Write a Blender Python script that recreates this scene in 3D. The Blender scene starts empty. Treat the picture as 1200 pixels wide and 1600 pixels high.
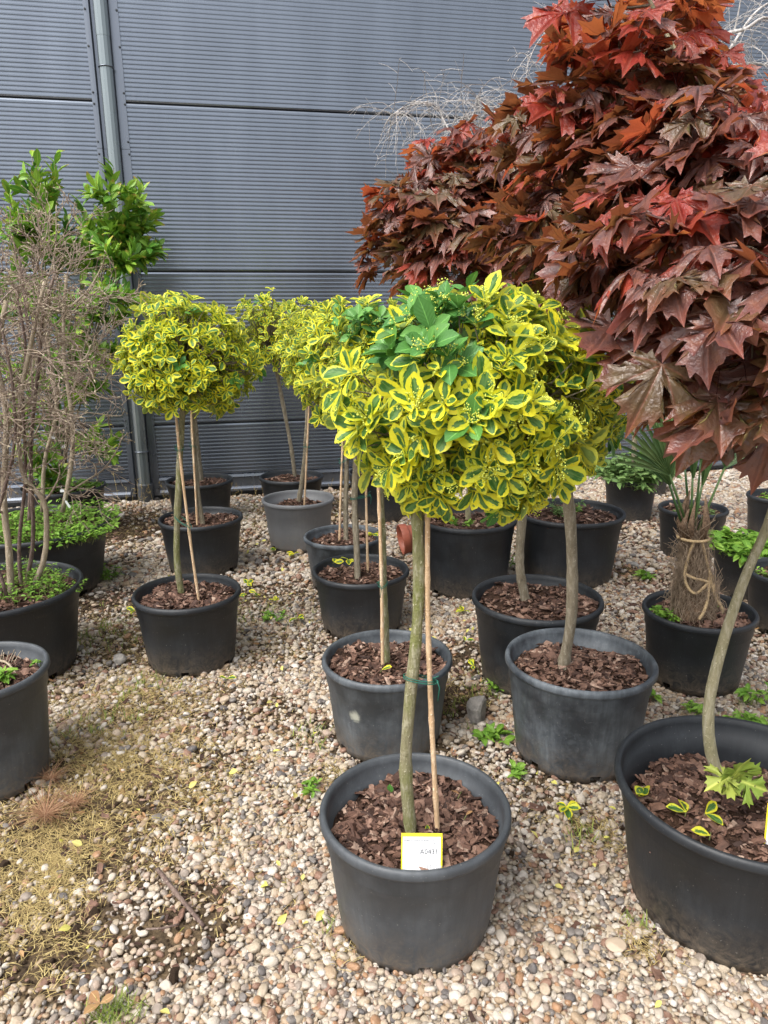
import bpy, bmesh, math, random
import numpy as np
from mathutils import Vector, Matrix

rad = math.radians
sc = bpy.context.scene
COL = sc.collection

# ------------------------------------------------------------------ camera
CAM_H, F_PX, PITCH, ROLL = 1.55, 1145.0, rad(14.72), -0.0084      # f in pixels of the 1200x1600 photograph
_f = np.array([0, math.cos(PITCH), -math.sin(PITCH)])
_r = np.array([1.0, 0, 0]); _u = np.cross(_r, _f)
CR = math.cos(ROLL) * _r + math.sin(ROLL) * _u
CU = -math.sin(ROLL) * _r + math.cos(ROLL) * _u
CP = np.array([0, 0, CAM_H])
cam = bpy.data.cameras.new('camera'); cam_o = bpy.data.objects.new('camera', cam); COL.objects.link(cam_o)
cam.sensor_fit = 'VERTICAL'; cam.sensor_height = 24; cam.lens = 24 * F_PX / 1600
cam.clip_start = 0.02; cam.clip_end = 800
m = Matrix([[CR[i], CU[i], -_f[i], CP[i]] for i in range(3)] + [[0, 0, 0, 1]])
cam_o.matrix_world = m
sc.camera = cam_o

def W(px, py, Y):
    """the point at distance Y north of the camera that shows at this place of the photograph"""
    d = _f * F_PX + CR * (px - 600) - CU * (py - 800)
    return CP + d * (Y / d[1])
def G(px, py, z=0.0):
    d = _f * F_PX + CR * (px - 600) - CU * (py - 800)
    return CP + d * ((z - CAM_H) / d[2])
def PX(P):
    d = np.asarray(P, float) - CP; z = d @ _f
    return np.stack([600 + F_PX * (d @ CR) / z, 800 - F_PX * (d @ CU) / z], -1)

# ------------------------------------------------------------------ sky and sun
SUN_EL, SUN_AZ = rad(56), rad(226)         # high, behind the camera to the left; azimuth clockwise from north (+Y)
world = bpy.data.worlds.new('World'); sc.world = world; world.use_nodes = True
nt = world.node_tree; nt.nodes.clear()
sky = nt.nodes.new('ShaderNodeTexSky'); sky.sky_type = 'NISHITA'; sky.sun_disc = False
sky.sun_elevation = SUN_EL; sky.sun_rotation = SUN_AZ; sky.air_density = 1.0; sky.dust_density = 5.0; sky.ozone_density = 1.0
hs = nt.nodes.new('ShaderNodeHueSaturation'); hs.inputs['Saturation'].default_value = 0.25
bg = nt.nodes.new('ShaderNodeBackground'); bg.inputs['Strength'].default_value = 0.15
wo = nt.nodes.new('ShaderNodeOutputWorld')
nt.links.new(sky.outputs[0], hs.inputs['Color']); nt.links.new(hs.outputs[0], bg.inputs['Color']); nt.links.new(bg.outputs[0], wo.inputs['Surface'])
sl = bpy.data.lights.new('sun', 'SUN'); sl.energy = 1.0; sl.angle = rad(32); sl.color = (1.0, 0.95, 0.88)
so = bpy.data.objects.new('sun', sl); COL.objects.link(so)
sd = Vector((math.sin(SUN_AZ) * math.cos(SUN_EL), math.cos(SUN_AZ) * math.cos(SUN_EL), math.sin(SUN_EL)))
so.rotation_euler = sd.to_track_quat('Z', 'Y').to_euler(); so.location = sd * 20
sc.view_settings.view_transform = 'Standard'; sc.view_settings.look = 'None'
sc.view_settings.gamma = 1.0; sc.view_settings.use_curve_mapping = False
sc.view_settings.exposure = 1.17
sc.render.engine = 'CYCLES'
sc.cycles.max_bounces = 8; sc.cycles.diffuse_bounces = 3; sc.cycles.glossy_bounces = 2; sc.cycles.transmission_bounces = 4
sc.cycles.transparent_max_bounces = 6

# ------------------------------------------------------------------ material helpers
class N:
    def __init__(s, name):
        s.m = bpy.data.materials.new(name); s.m.use_nodes = True
        s.t = s.m.node_tree; s.t.nodes.clear()
        s.out = s.t.nodes.new('ShaderNodeOutputMaterial')
    def n(s, kind, **kw):
        x = s.t.nodes.new(kind)
        for k, v in kw.items(): setattr(x, k, v)
        return x
    def put(s, sock, v):
        if v is None: return
        if isinstance(v, bpy.types.NodeSocket): s.t.links.new(v, sock)
        elif isinstance(v, (tuple, list)) and len(v) == 3 and sock.type == 'RGBA': sock.default_value = (*v, 1)
        else: sock.default_value = v
    def math(s, op, a, b=None, c=None, clamp=False):
        x = s.n('ShaderNodeMath', operation=op, use_clamp=clamp)
        s.put(x.inputs[0], a); s.put(x.inputs[1], b)
        if c is not None: s.put(x.inputs[2], c)
        return x.outputs[0]
    def mix(s, f, a, b, mode='MIX'):
        x = s.n('ShaderNodeMix', data_type='RGBA', blend_type=mode)
        s.put(x.inputs['Factor'], f); s.put(x.inputs[6], a); s.put(x.inputs[7], b)
        return x.outputs[2]
    def coord(s, which='Object'):
        return s.n('ShaderNodeTexCoord').outputs[which]
    def noise(s, scale, detail=3, rough=0.55, vec=None, dist=0.0, out='Fac'):
        x = s.n('ShaderNodeTexNoise'); x.inputs['Scale'].default_value = scale; x.inputs['Detail'].default_value = detail
        x.inputs['Roughness'].default_value = rough; x.inputs['Distortion'].default_value = dist
        s.put(x.inputs['Vector'], vec if vec is not None else s.coord())
        return x.outputs[out]
    def mapping(s, vec, scale=(1, 1, 1), loc=(0, 0, 0)):
        x = s.n('ShaderNodeMapping'); s.put(x.inputs['Vector'], vec); x.inputs['Scale'].default_value = scale; x.inputs['Location'].default_value = loc
        return x.outputs[0]
    def ramp(s, f, stops, interp='LINEAR'):
        x = s.n('ShaderNodeValToRGB'); cr = x.color_ramp; cr.interpolation = interp
        while len(cr.elements) < len(stops): cr.elements.new(0.5)
        for e, (p, c) in zip(cr.elements, stops):
            e.position = p; e.color = (c, c, c, 1) if isinstance(c, (int, float)) else (*c, 1)
        s.put(x.inputs[0], f)
        return x.outputs[0]
    def rnd(s):
        """one random number per leaf, chip or pebble: the object's own plus the one stored on joined pieces"""
        a = s.n('ShaderNodeAttribute', attribute_name='rnd').outputs['Fac']
        b = s.n('ShaderNodeObjectInfo').outputs['Random']
        return s.math('FRACT', s.math('ADD', a, b))
    def bump(s, h, strength=0.5, dist=0.01):
        x = s.n('ShaderNodeBump'); x.inputs['Strength'].default_value = strength; x.inputs['Distance'].default_value = dist
        s.put(x.inputs['Height'], h); return x.outputs[0]
    def bsdf(s, color, rough=0.6, spec=0.5, metal=0.0, normal=None, translucent=None, tfac=0.25, coat=0.0):
        x = s.n('ShaderNodeBsdfPrincipled')
        s.put(x.inputs['Base Color'], color); s.put(x.inputs['Roughness'], rough)
        s.put(x.inputs['Specular IOR Level'], spec); s.put(x.inputs['Metallic'], metal)
        if coat: x.inputs['Coat Weight'].default_value = coat; x.inputs['Coat Roughness'].default_value = 0.25
        if normal is not None: s.put(x.inputs['Normal'], normal)
        o = x.outputs[0]
        if translucent is not None:
            t = s.n('ShaderNodeBsdfTranslucent'); s.put(t.inputs[0], translucent)
            mx = s.n('ShaderNodeMixShader'); mx.inputs[0].default_value = tfac
            s.t.links.new(o, mx.inputs[1]); s.t.links.new(t.outputs[0], mx.inputs[2]); o = mx.outputs[0]
        s.t.links.new(o, s.out.inputs[0])
        return s.m

# ---- the materials
def mat_pot(name, base, dust, amount, scrape=None):
    k = N(name)
    v = k.coord()
    n1 = k.noise(5, 5, 0.65, v); n2 = k.noise(1, 4, 0.6, k.mapping(v, (60, 60, 5)))
    n3 = k.noise(26, 4, 0.7, v, 1.5)
    d = k.math('MULTIPLY', k.ramp(n1, [(0.42, 0), (0.75, 1)]), k.ramp(n2, [(0.3, 0.35), (0.7, 1)]))
    d = k.math('ADD', k.math('MULTIPLY', d, amount), k.math('MULTIPLY', k.ramp(n3, [(0.62, 0), (0.8, 1)]), amount * 0.5), clamp=True)
    sep = k.n('ShaderNodeSeparateXYZ'); k.put(sep.inputs[0], v)
    low = k.ramp(sep.outputs[2], [(0.0, 0.95), (0.06, 0.35), (0.16, 0.0)])         # splashed soil dries on the foot of the pot
    c = k.mix(d, base, dust)
    c = k.mix(k.math('MULTIPLY', low, k.ramp(n3, [(0.35, 0), (0.65, 1)])), c, (0.16, 0.125, 0.09))
    sp = k.noise(170, 1, 0.5, v)
    c = k.mix(k.math('MULTIPLY', k.ramp(sp, [(0.74, 0), (0.78, 1)]), 0.5), c, (0.25, 0.24, 0.22))
    if scrape:
        dv = k.n('ShaderNodeVectorMath', operation='DISTANCE'); k.put(dv.inputs[0], v); dv.inputs[1].default_value = scrape
        c = k.mix(k.ramp(k.math('MULTIPLY_ADD', n3, 0.03, dv.outputs['Value']), [(0.026, 0.9), (0.042, 0)]), c, (0.42, 0.43, 0.36))
    r = k.ramp(n1, [(0.3, 0.38), (0.7, 0.62)])
    return k.bsdf(c, r, 0.42, normal=k.bump(k.noise(1, 3, 0.6, k.mapping(v, (150, 150, 25))), 0.12, 0.004))
M = {}
M['pot_black'] = mat_pot('black_plastic', (0.013, 0.015, 0.018), (0.085, 0.098, 0.11), 0.30)
M['pot_grey'] = mat_pot('scuffed_grey_plastic', (0.036, 0.042, 0.050), (0.22, 0.25, 0.275), 1.0)
M['pot_scrape'] = mat_pot('scraped_grey_plastic', (0.040, 0.046, 0.053), (0.19, 0.215, 0.235), 0.9, (-.115, -.185, .185))
M['pot_slate'] = mat_pot('slate_plastic', (0.043, 0.048, 0.054), (0.14, 0.155, 0.17), 0.7)
M['pot_faded'] = mat_pot('faded_grey_plastic', (0.125, 0.13, 0.138), (0.24, 0.24, 0.24), 0.5)

def mat_leaf_variegated():
    k = N('variegated_leaf')
    uv = k.n('ShaderNodeUVMap', uv_map='UVMap').outputs[0]
    sep = k.n('ShaderNodeSeparateXYZ'); k.put(sep.inputs[0], uv)
    r = k.rnd()
    off = k.n('ShaderNodeCombineXYZ'); k.put(off.inputs[2], k.math('MULTIPLY', r, 37.0))
    va = k.n('ShaderNodeVectorMath', operation='ADD'); k.put(va.inputs[0], uv); k.put(va.inputs[1], off.outputs[0])
    ax = k.math('ABSOLUTE', sep.outputs[0])
    ay = k.math('POWER', k.math('ABSOLUTE', k.math('MULTIPLY_ADD', sep.outputs[1], 2.0, -1.0)), 2.2)
    e = k.math('MAXIMUM', ax, ay)
    nn = k.noise(2.6, 4, 0.7, va.outputs[0])
    th = k.math('MULTIPLY_ADD', k.math('FRACT', k.math('MULTIPLY', r, 7.31)), 0.42, 0.29)
    d = k.math('SUBTRACT', k.math('MULTIPLY_ADD', nn, 1.15, e), k.math('ADD', th, 0.575))
    edge = k.ramp(k.math('MULTIPLY_ADD', d, 6.0, 0.5, clamp=True), [(0.35, 0), (0.6, 1)])
    g = k.mix(k.ramp(k.noise(2.2, 2, 0.5, va.outputs[0]), [(0.4, 0), (0.6, 1)]), (0.055, 0.17, 0.032), (0.16, 0.31, 0.095))
    rib = k.ramp(ax, [(0.0, 1), (0.07, 0)])
    g = k.mix(k.math('MULTIPLY', rib, 0.6), g, (0.22, 0.34, 0.08))
    y = k.mix(r, (0.92, 0.83, 0.045), (0.76, 0.80, 0.07))
    c = k.mix(edge, g, y)
    back = k.n('ShaderNodeNewGeometry').outputs['Backfacing']
    c = k.mix(k.math('MULTIPLY', back, 0.5), c, (0.36, 0.42, 0.12))
    side = k.math('SINE', k.math('MULTIPLY_ADD', ax, -14.0, k.math('MULTIPLY', sep.outputs[1], 42.0)))
    return k.bsdf(c, 0.42, 0.36, normal=k.bump(side, 0.15, 0.0015), translucent=c, tfac=0.5)
M['leaf_var'] = mat_leaf_variegated()
def mat_leaf_plain(name, a, b, tip=None, rough=0.4, tfac=0.25, spec=0.36):
    k = N(name)
    uv = k.n('ShaderNodeUVMap', uv_map='UVMap').outputs[0]
    sep = k.n('ShaderNodeSeparateXYZ'); k.put(sep.inputs[0], uv)
    r = k.rnd(); c = k.mix(r, a, b)
    ax = k.math('ABSOLUTE', sep.outputs[0])
    c = k.mix(k.math('MULTIPLY', k.ramp(ax, [(0.0, 1), (0.08, 0)]), 0.5), c, tuple(min(1, q * 2.2 + 0.04) for q in b))
    if tip: c = k.mix(k.math('MULTIPLY', k.ramp(sep.outputs[1], [(0.72, 0), (1, 1)]), k.ramp(r, [(0.6, 0), (0.75, 1)])), c, tip)
    side = k.math('SINE', k.math('MULTIPLY_ADD', ax, -14.0, k.math('MULTIPLY', sep.outputs[1], 42.0)))
    return k.bsdf(c, rough, spec, normal=k.bump(side, 0.15, 0.0015), translucent=c, tfac=tfac)
M['leaf_green'] = mat_leaf_plain('plain_green_leaf', (0.055, 0.18, 0.040), (0.13, 0.31, 0.06))
M['leaf_ever'] = mat_leaf_plain('evergreen_leaf', (0.075, 0.22, 0.028), (0.30, 0.47, 0.05), (0.42, 0.24, 0.07))
M['weed'] = mat_leaf_plain('weed_leaf', (0.11, 0.25, 0.03), (0.25, 0.42, 0.06), None, 0.5, 0.35)
M['weed_blue'] = mat_leaf_plain('grey_green_weed_leaf', (0.09, 0.17, 0.05), (0.20, 0.31, 0.10), None, 0.5, 0.3)
M['palm'] = mat_leaf_plain('palm_leaf', (0.04, 0.10, 0.03), (0.12, 0.19, 0.06), None, 0.4, 0.2)
M['sucker'] = mat_leaf_plain('yellow_green_maple_leaf', (0.22, 0.34, 0.05), (0.42, 0.46, 0.09), None, 0.5, 0.35)
M['dead_leaf'] = mat_leaf_plain('dead_leaf', (0.26, 0.14, 0.06), (0.42, 0.26, 0.12), None, 0.6, 0.15)

def mat_maple(name, top_a, top_b, under_a, under_b, tfac=0.3):
    k = N(name)
    uv = k.n('ShaderNodeUVMap', uv_map='UVMap').outputs[0]
    sep = k.n('ShaderNodeSeparateXYZ'); k.put(sep.inputs[0], uv)
    x = k.math('ABSOLUTE', sep.outputs[0]); y = sep.outputs[1]
    vein = None
    for ang in (90, 47, 2):
        cx, cy = math.cos(rad(ang)), math.sin(rad(ang))
        perp = k.math('ABSOLUTE', k.math('SUBTRACT', k.math('MULTIPLY', x, cy), k.math('MULTIPLY', y, cx)))
        al = k.math('ADD', k.math('MULTIPLY', x, cx), k.math('MULTIPLY', y, cy))
        v = k.math('ADD', perp, k.math('MULTIPLY', k.math('LESS_THAN', al, 0.0), 9.0))
        vein = v if vein is None else k.math('MINIMUM', vein, v)
    vf = k.ramp(vein, [(0.0, 1), (0.026, 0)])
    r = k.rnd(); n = k.noise(4, 3, 0.6, k.mapping(uv, (1, 1, 1)))
    n2 = k.noise(3.0, 2, 0.5)
    top = k.mix(r, top_a, top_b); top = k.mix(k.math('MULTIPLY', k.ramp(n, [(0.4, 0), (0.7, 1)]), 0.5), top, under_a)
    und = k.mix(k.ramp(k.math('ADD', k.math('MULTIPLY', r, 0.6), k.math('MULTIPLY', n2, 0.5)), [(0.3, 0), (0.8, 1)]), under_a, under_b)
    back = k.n('ShaderNodeNewGeometry').outputs['Backfacing']
    c = k.mix(back, k.mix(k.math('MULTIPLY', vf, 0.55), top, (0.30, 0.12, 0.08)), k.mix(k.math('MULTIPLY', vf, 0.7), und, (0.10, 0.02, 0.015)))
    rad_ = k.math('SQRT', k.math('ADD', k.math('MULTIPLY', x, x), k.math('MULTIPLY', y, y)))
    c = k.mix(k.math('MULTIPLY', k.ramp(rad_, [(0.65, 0), (0.95, 1)]), 0.35), c, (0.34, 0.075, 0.05))
    rough = k.math('ADD', k.math('MULTIPLY', back, 0.25), k.ramp(k.noise(6, 3, 0.6, uv), [(0.35, 0.26), (0.65, 0.44)]))
    h2 = k.math('ADD', k.math('MULTIPLY', k.noise(14, 3, 0.55, uv), 1.2), k.math('MULTIPLY', k.ramp(vein, [(0, 0), (0.06, 1)]), 1.3))
    return k.bsdf(c, rough, 0.75, normal=k.bump(h2, 0.6, 0.005), translucent=k.mix(0.5, und, (0.42, 0.10, 0.03)), tfac=tfac)
M['maple_dark'] = mat_maple('dark_maple_leaf', (0.085, 0.036, 0.036), (0.14, 0.075, 0.07), (0.30, 0.105, 0.045), (0.22, 0.13, 0.05))
M['maple_red'] = mat_maple('red_maple_leaf', (0.30, 0.028, 0.024), (0.32, 0.065, 0.048), (0.58, 0.11, 0.05), (0.50, 0.20, 0.06), 0.45)
M['maple_olive'] = mat_maple('olive_maple_leaf', (0.11, 0.075, 0.035), (0.10, 0.05, 0.035), (0.17, 0.12, 0.045), (0.20, 0.17, 0.05))

def mat_bark(name, a, b, spot, scale=1.0, rough=0.8):
    k = N(name); v = k.coord()
    n1 = k.noise(1, 5, 0.65, k.mapping(v, (90 * scale, 90 * scale, 22 * scale)))
    n2 = k.noise(9 * scale, 3, 0.5, v)
    c = k.mix(k.ramp(n2, [(0.35, 0), (0.65, 1)]), a, b)
    c = k.mix(k.math('MULTIPLY', k.ramp(n1, [(0.5, 0), (0.62, 1)]), 0.75), c, spot)
    n3 = k.noise(160 * scale, 2, 0.5, v)
    c = k.mix(k.ramp(n3, [(0.66, 0), (0.72, 0.8)]), c, tuple(q * 1.6 for q in spot))
    c = k.mix(k.math('MULTIPLY', k.ramp(n1, [(0.3, 1), (0.42, 0)]), 0.6), c, tuple(q * 0.4 for q in a))
    return k.bsdf(c, rough, 0.25, normal=k.bump(k.math('ADD', n1, k.math('MULTIPLY', n3, .5)), 1.0, 0.005))
M['bark_green'] = mat_bark('green_grey_bark', (0.155, 0.165, 0.055), (0.20, 0.18, 0.11), (0.33, 0.31, 0.22))
M['bark_brown'] = mat_bark('grey_brown_bark', (0.15, 0.125, 0.085), (0.20, 0.17, 0.12), (0.29, 0.26, 0.20))
M['bark_olive'] = mat_bark('smooth_olive_bark', (0.23, 0.21, 0.12), (0.28, 0.25, 0.16), (0.36, 0.33, 0.24))
M['bark_shrub'] = mat_bark('pale_brown_shrub_bark', (0.25, 0.20, 0.14), (0.33, 0.27, 0.19), (0.40, 0.34, 0.27))
M['twig_tan'] = mat_bark('tan_twig', (0.29, 0.225, 0.165), (0.19, 0.135, 0.11), (0.42, 0.36, 0.29))
M['cut_wood'] = mat_bark('weathered_cut_wood', (0.30, 0.27, 0.19), (0.38, 0.34, 0.25), (0.12, 0.09, 0.06))
M['bark_dark'] = mat_bark('purple_brown_shrub_bark', (0.105, 0.07, 0.06), (0.15, 0.105, 0.085), (0.22, 0.17, 0.14))
M['twig_white'] = mat_bark('bleached_twig', (0.50, 0.48, 0.46), (0.26, 0.22, 0.20), (0.66, 0.64, 0.62))
M['twig_red'] = mat_bark('dark_red_petiole', (0.10, 0.03, 0.03), (0.14, 0.05, 0.04), (0.16, 0.07, 0.05))
M['twig_green'] = mat_bark('green_twig', (0.12, 0.16, 0.04), (0.16, 0.15, 0.07), (0.2, 0.2, 0.1))
M['bamboo'] = mat_bark('bamboo_cane', (0.46, 0.30, 0.17), (0.55, 0.39, 0.24), (0.62, 0.50, 0.36), 0.7, 0.55)
def simple(name, c, rough=0.6, spec=0.4, var=0.15, scale=30, metal=0.0):
    k = N(name); n = k.noise(scale, 3, 0.6)
    col = k.mix(k.ramp(n, [(0.3, 0), (0.7, 1)]), tuple(q * (1 - var) for q in c), tuple(min(1, q * (1 + var)) for q in c))
    return k.bsdf(col, rough, spec, metal)
M['flower'] = simple('yellow_green_buds', (0.55, 0.60, 0.10), 0.6)
M['tie'] = simple('green_wire_tie', (0.01, 0.10, 0.07), 0.4)
M['rope'] = simple('jute_rope', (0.42, 0.31, 0.18), 0.9, 0.1, 0.3, 200)
M['fibre'] = simple('palm_fibre', (0.155, 0.105, 0.07), 0.95, 0.05, 0.5, 120)
M['fibre_hair'] = simple('palm_fibre_hair', (0.30, 0.23, 0.165), 0.9, 0.1, 0.3, 60)
M['terracotta'] = simple('terracotta_plastic', (0.30, 0.085, 0.05), 0.5, 0.4, 0.15, 14)
M['white_card'] = simple('white_label', (0.78, 0.80, 0.82), 0.5, 0.4, 0.02)
M['yellow_card'] = simple('yellow_label', (0.80, 0.66, 0.03), 0.45, 0.4, 0.03)
M['ink'] = simple('black_ink', (0.03, 0.03, 0.035), 0.6)
M['ink_grey'] = simple('grey_ink', (0.42, 0.43, 0.45), 0.6)
M['bud'] = simple('bud_scale', (0.34, 0.29, 0.2), 0.7)
M['screw'] = simple('screw_steel', (0.05, 0.055, 0.06), 0.4, 0.5, 0.1)

def mat_chip():
    k = N('bark_mulch'); r = k.rnd(); n = k.noise(45, 4, 0.65)
    c = k.ramp(r, [(0.0, (0.030, 0.016, 0.012)), (0.3, (0.085, 0.043, 0.030)), (0.6, (0.17, 0.092, 0.064)), (0.86, (0.27, 0.16, 0.115)), (1.0, (0.42, 0.30, 0.23))])
    c = k.mix(k.ramp(n, [(0.35, 0.6), (0.65, 0)]), c, (0.03, 0.016, 0.012))
    return k.bsdf(c, 0.72, 0.3, normal=k.bump(k.noise(1, 4, 0.7, k.mapping(k.coord(), (60, 240, 60))), 0.6, 0.002))
M['chip'] = mat_chip()
def mat_soil(name, a, b):
    k = N(name); n = k.noise(30, 6, 0.7)
    c = k.mix(k.ramp(n, [(0.35, 0), (0.65, 1)]), a, b)
    return k.bsdf(c, 0.95, 0.15, normal=k.bump(k.noise(90, 5, 0.75), 1.0, 0.01))
M['mulch_bed'] = mat_soil('mulch_bed', (0.018, 0.010, 0.007), (0.075, 0.042, 0.028))

PEB = [(0.0, (0.52, 0.455, 0.35)), (0.17, (0.62, 0.58, 0.50)), (0.30, (0.44, 0.34, 0.23)), (0.40, (0.70, 0.67, 0.61)), (0.50, (0.33, 0.29, 0.25)),
       (0.58, (0.55, 0.46, 0.35)), (0.66, (0.30, 0.18, 0.13)), (0.72, (0.47, 0.38, 0.31)), (0.80, (0.20, 0.195, 0.19)), (0.86, (0.58, 0.53, 0.45)), (0.93, (0.42, 0.25, 0.14)), (0.97, (0.12, 0.12, 0.125))]
def mat_pebble():
    k = N('river_pebble'); r = k.rnd()
    c = k.ramp(r, PEB, 'CONSTANT')
    v = k.coord()
    n = k.noise(1.3, 4, 0.6, v)
    c = k.mix(k.ramp(n, [(0.3, 0.5), (0.7, 0)]), c, k.mix(0.65, c, (0.16, 0.11, 0.07)))
    w = k.noise(3.5, 5, 0.7, v, 1.0)
    c = k.mix(k.ramp(w, [(0.56, 0), (0.75, 0.5)]), c, (0.66, 0.63, 0.57))
    c = k.mix(1.0, c, (0.80, 0.765, 0.745), 'MULTIPLY')
    return k.bsdf(c, k.ramp(n, [(0.3, 0.45), (0.7, 0.7)]), 0.35, normal=k.bump(k.noise(4, 4, 0.6, v), 0.25, 0.1))
M['pebble'] = mat_pebble()
def mat_rock():
    k = N('grey_rock'); n = k.noise(22, 6, 0.7)
    c = k.mix(k.ramp(n, [(0.35, 0), (0.65, 1)]), (0.16, 0.15, 0.14), (0.34, 0.32, 0.29))
    return k.bsdf(c, 0.85, 0.25, normal=k.bump(n, 0.8, 0.01))
M['rock'] = mat_rock()

def mat_ground():
    k = N('gravel_ground'); v = k.coord()
    dirt = k.ramp(k.n('ShaderNodeAttribute', attribute_name='dirt').outputs['Fac'], [(0.08, 0), (0.3, 1)])
    vo = k.n('ShaderNodeTexVoronoi', feature='F1'); vo.inputs['Scale'].default_value = 48; k.put(vo.inputs['Vector'], v)
    sp = k.n('ShaderNodeSeparateXYZ'); k.put(sp.inputs[0], vo.outputs['Color'])
    peb = k.ramp(sp.outputs[0], PEB, 'CONSTANT')
    gap = k.ramp(vo.outputs['Distance'], [(0.35, 0), (0.75, 1)])
    soil = k.mix(k.ramp(k.noise(14, 6, 0.7, v), [(0.35, 0), (0.65, 1)]), (0.030, 0.021, 0.014), (0.15, 0.105, 0.06))
    c = k.mix(gap, peb, soil)
    c = k.mix(k.math('MAXIMUM', dirt, k.ramp(k.noise(0.9, 5, 0.65, v), [(0.5, 0), (0.66, 0.8)])), c, soil)
    h = k.math('SUBTRACT', 1.0, vo.outputs['Distance'])
    return k.bsdf(c, 0.9, 0.2, normal=k.bump(k.math('ADD', h, k.noise(60, 4, 0.7, v)), 0.7, 0.01))
M['ground'] = mat_ground()

def mat_wall(name, base, rough=0.38, metal=0.35):
    k = N(name); v = k.coord('Object')
    n = k.noise(1, 4, 0.6, k.mapping(v, (3, 3, 0.6))); n2 = k.noise(260, 2, 0.5, v)
    c = k.mix(k.ramp(n, [(0.3, 0), (0.7, 1)]), tuple(q * 0.9 for q in base), tuple(q * 1.1 for q in base))
    c = k.mix(k.math('MULTIPLY', k.ramp(n2, [(0.5, 0), (0.8, 1)]), 0.12), c, (0.3, 0.31, 0.33))
    sep = k.n('ShaderNodeSeparateXYZ'); k.put(sep.inputs[0], v)
    return k.bsdf(c, k.ramp(n, [(0.3, rough - 0.04), (0.7, rough + 0.06)]), 0.5, metal)
M['wall'] = mat_wall('blue_grey_coated_steel', (0.175, 0.20, 0.24), 0.22, 0.78)
M['trim'] = mat_wall('grey_trim_steel', (0.17, 0.19, 0.225), 0.26, 0.7)
M['pipe'] = mat_wall('grey_green_downpipe_steel', (0.22, 0.255, 0.265), 0.26, 0.7)
M['boot'] = mat_wall('dark_drain_boot', (0.05, 0.055, 0.06), 0.5, 0.1)
def mat_blade(name, a, b):
    k = N(name); c = k.mix(k.rnd(), a, b); return k.bsdf(c, 0.7, 0.2, translucent=c, tfac=0.3)
M['straw'] = mat_blade('straw', (0.22, 0.155, 0.065), (0.66, 0.53, 0.24))
M['grass'] = mat_blade('green_grass_blade', (0.10, 0.17, 0.03), (0.34, 0.38, 0.10))
M['needle'] = mat_blade('dry_brown_needle', (0.22, 0.10, 0.055), (0.50, 0.33, 0.2))

# ------------------------------------------------------------------ object helpers
def link(o, parent=None):
    COL.objects.link(o)
    if parent is not None: o.parent = parent
    return o
def thing(name, label, cat, loc, group=None, rz=0.0):
    o = bpy.data.objects.new(name, None); o.location = tuple(loc); o.rotation_euler = (0, 0, rz); o.empty_display_size = 0.1
    o['label'] = label; o['category'] = cat
    if group: o['group'] = group
    return link(o)
def mk_mesh(name, V, F, mat, uv=None, rnd=None, smooth=True):
    """V: n x 3, F: list of index lists or an array of equal-length rows; uv per vertex, rnd per vertex"""
    me = bpy.data.meshes.new(name)
    V = np.asarray(V, np.float32)
    if isinstance(F, np.ndarray):
        nf, k = F.shape; li = F.ravel().astype(np.int32)
        me.vertices.add(len(V)); me.vertices.foreach_set('co', V.ravel())
        me.loops.add(len(li)); me.loops.foreach_set('vertex_index', li)
        me.polygons.add(nf); me.polygons.foreach_set('loop_start', np.arange(nf, dtype=np.int32) * k)
        me.update(calc_edges=True)
    else:
        me.from_pydata([tuple(map(float, v)) for v in V], [], F)
        li = np.empty(len(me.loops), np.int32); me.loops.foreach_get('vertex_index', li)
    if uv is not None:
        l = me.uv_layers.new(name='UVMap'); l.data.foreach_set('uv', np.asarray(uv, np.float32)[li].ravel())
    if rnd is not None:
        a = me.attributes.new('rnd', 'FLOAT', 'POINT'); a.data.foreach_set('value', np.asarray(rnd, np.float32))
    me.materials.append(mat)
    me.polygons.foreach_set('use_smooth', np.full(len(me.polygons), smooth))
    me.validate()
    return me
def obj(name, me, parent=None, kind=None, label=None, cat=None, group=None, loc=None):
    o = bpy.data.objects.new(name, me); link(o, parent)
    if kind: o['kind'] = kind
    if label: o['label'] = label
    if cat: o['category'] = cat
    if group: o['group'] = group
    if loc is not None: o.location = tuple(loc)
    return o

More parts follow.
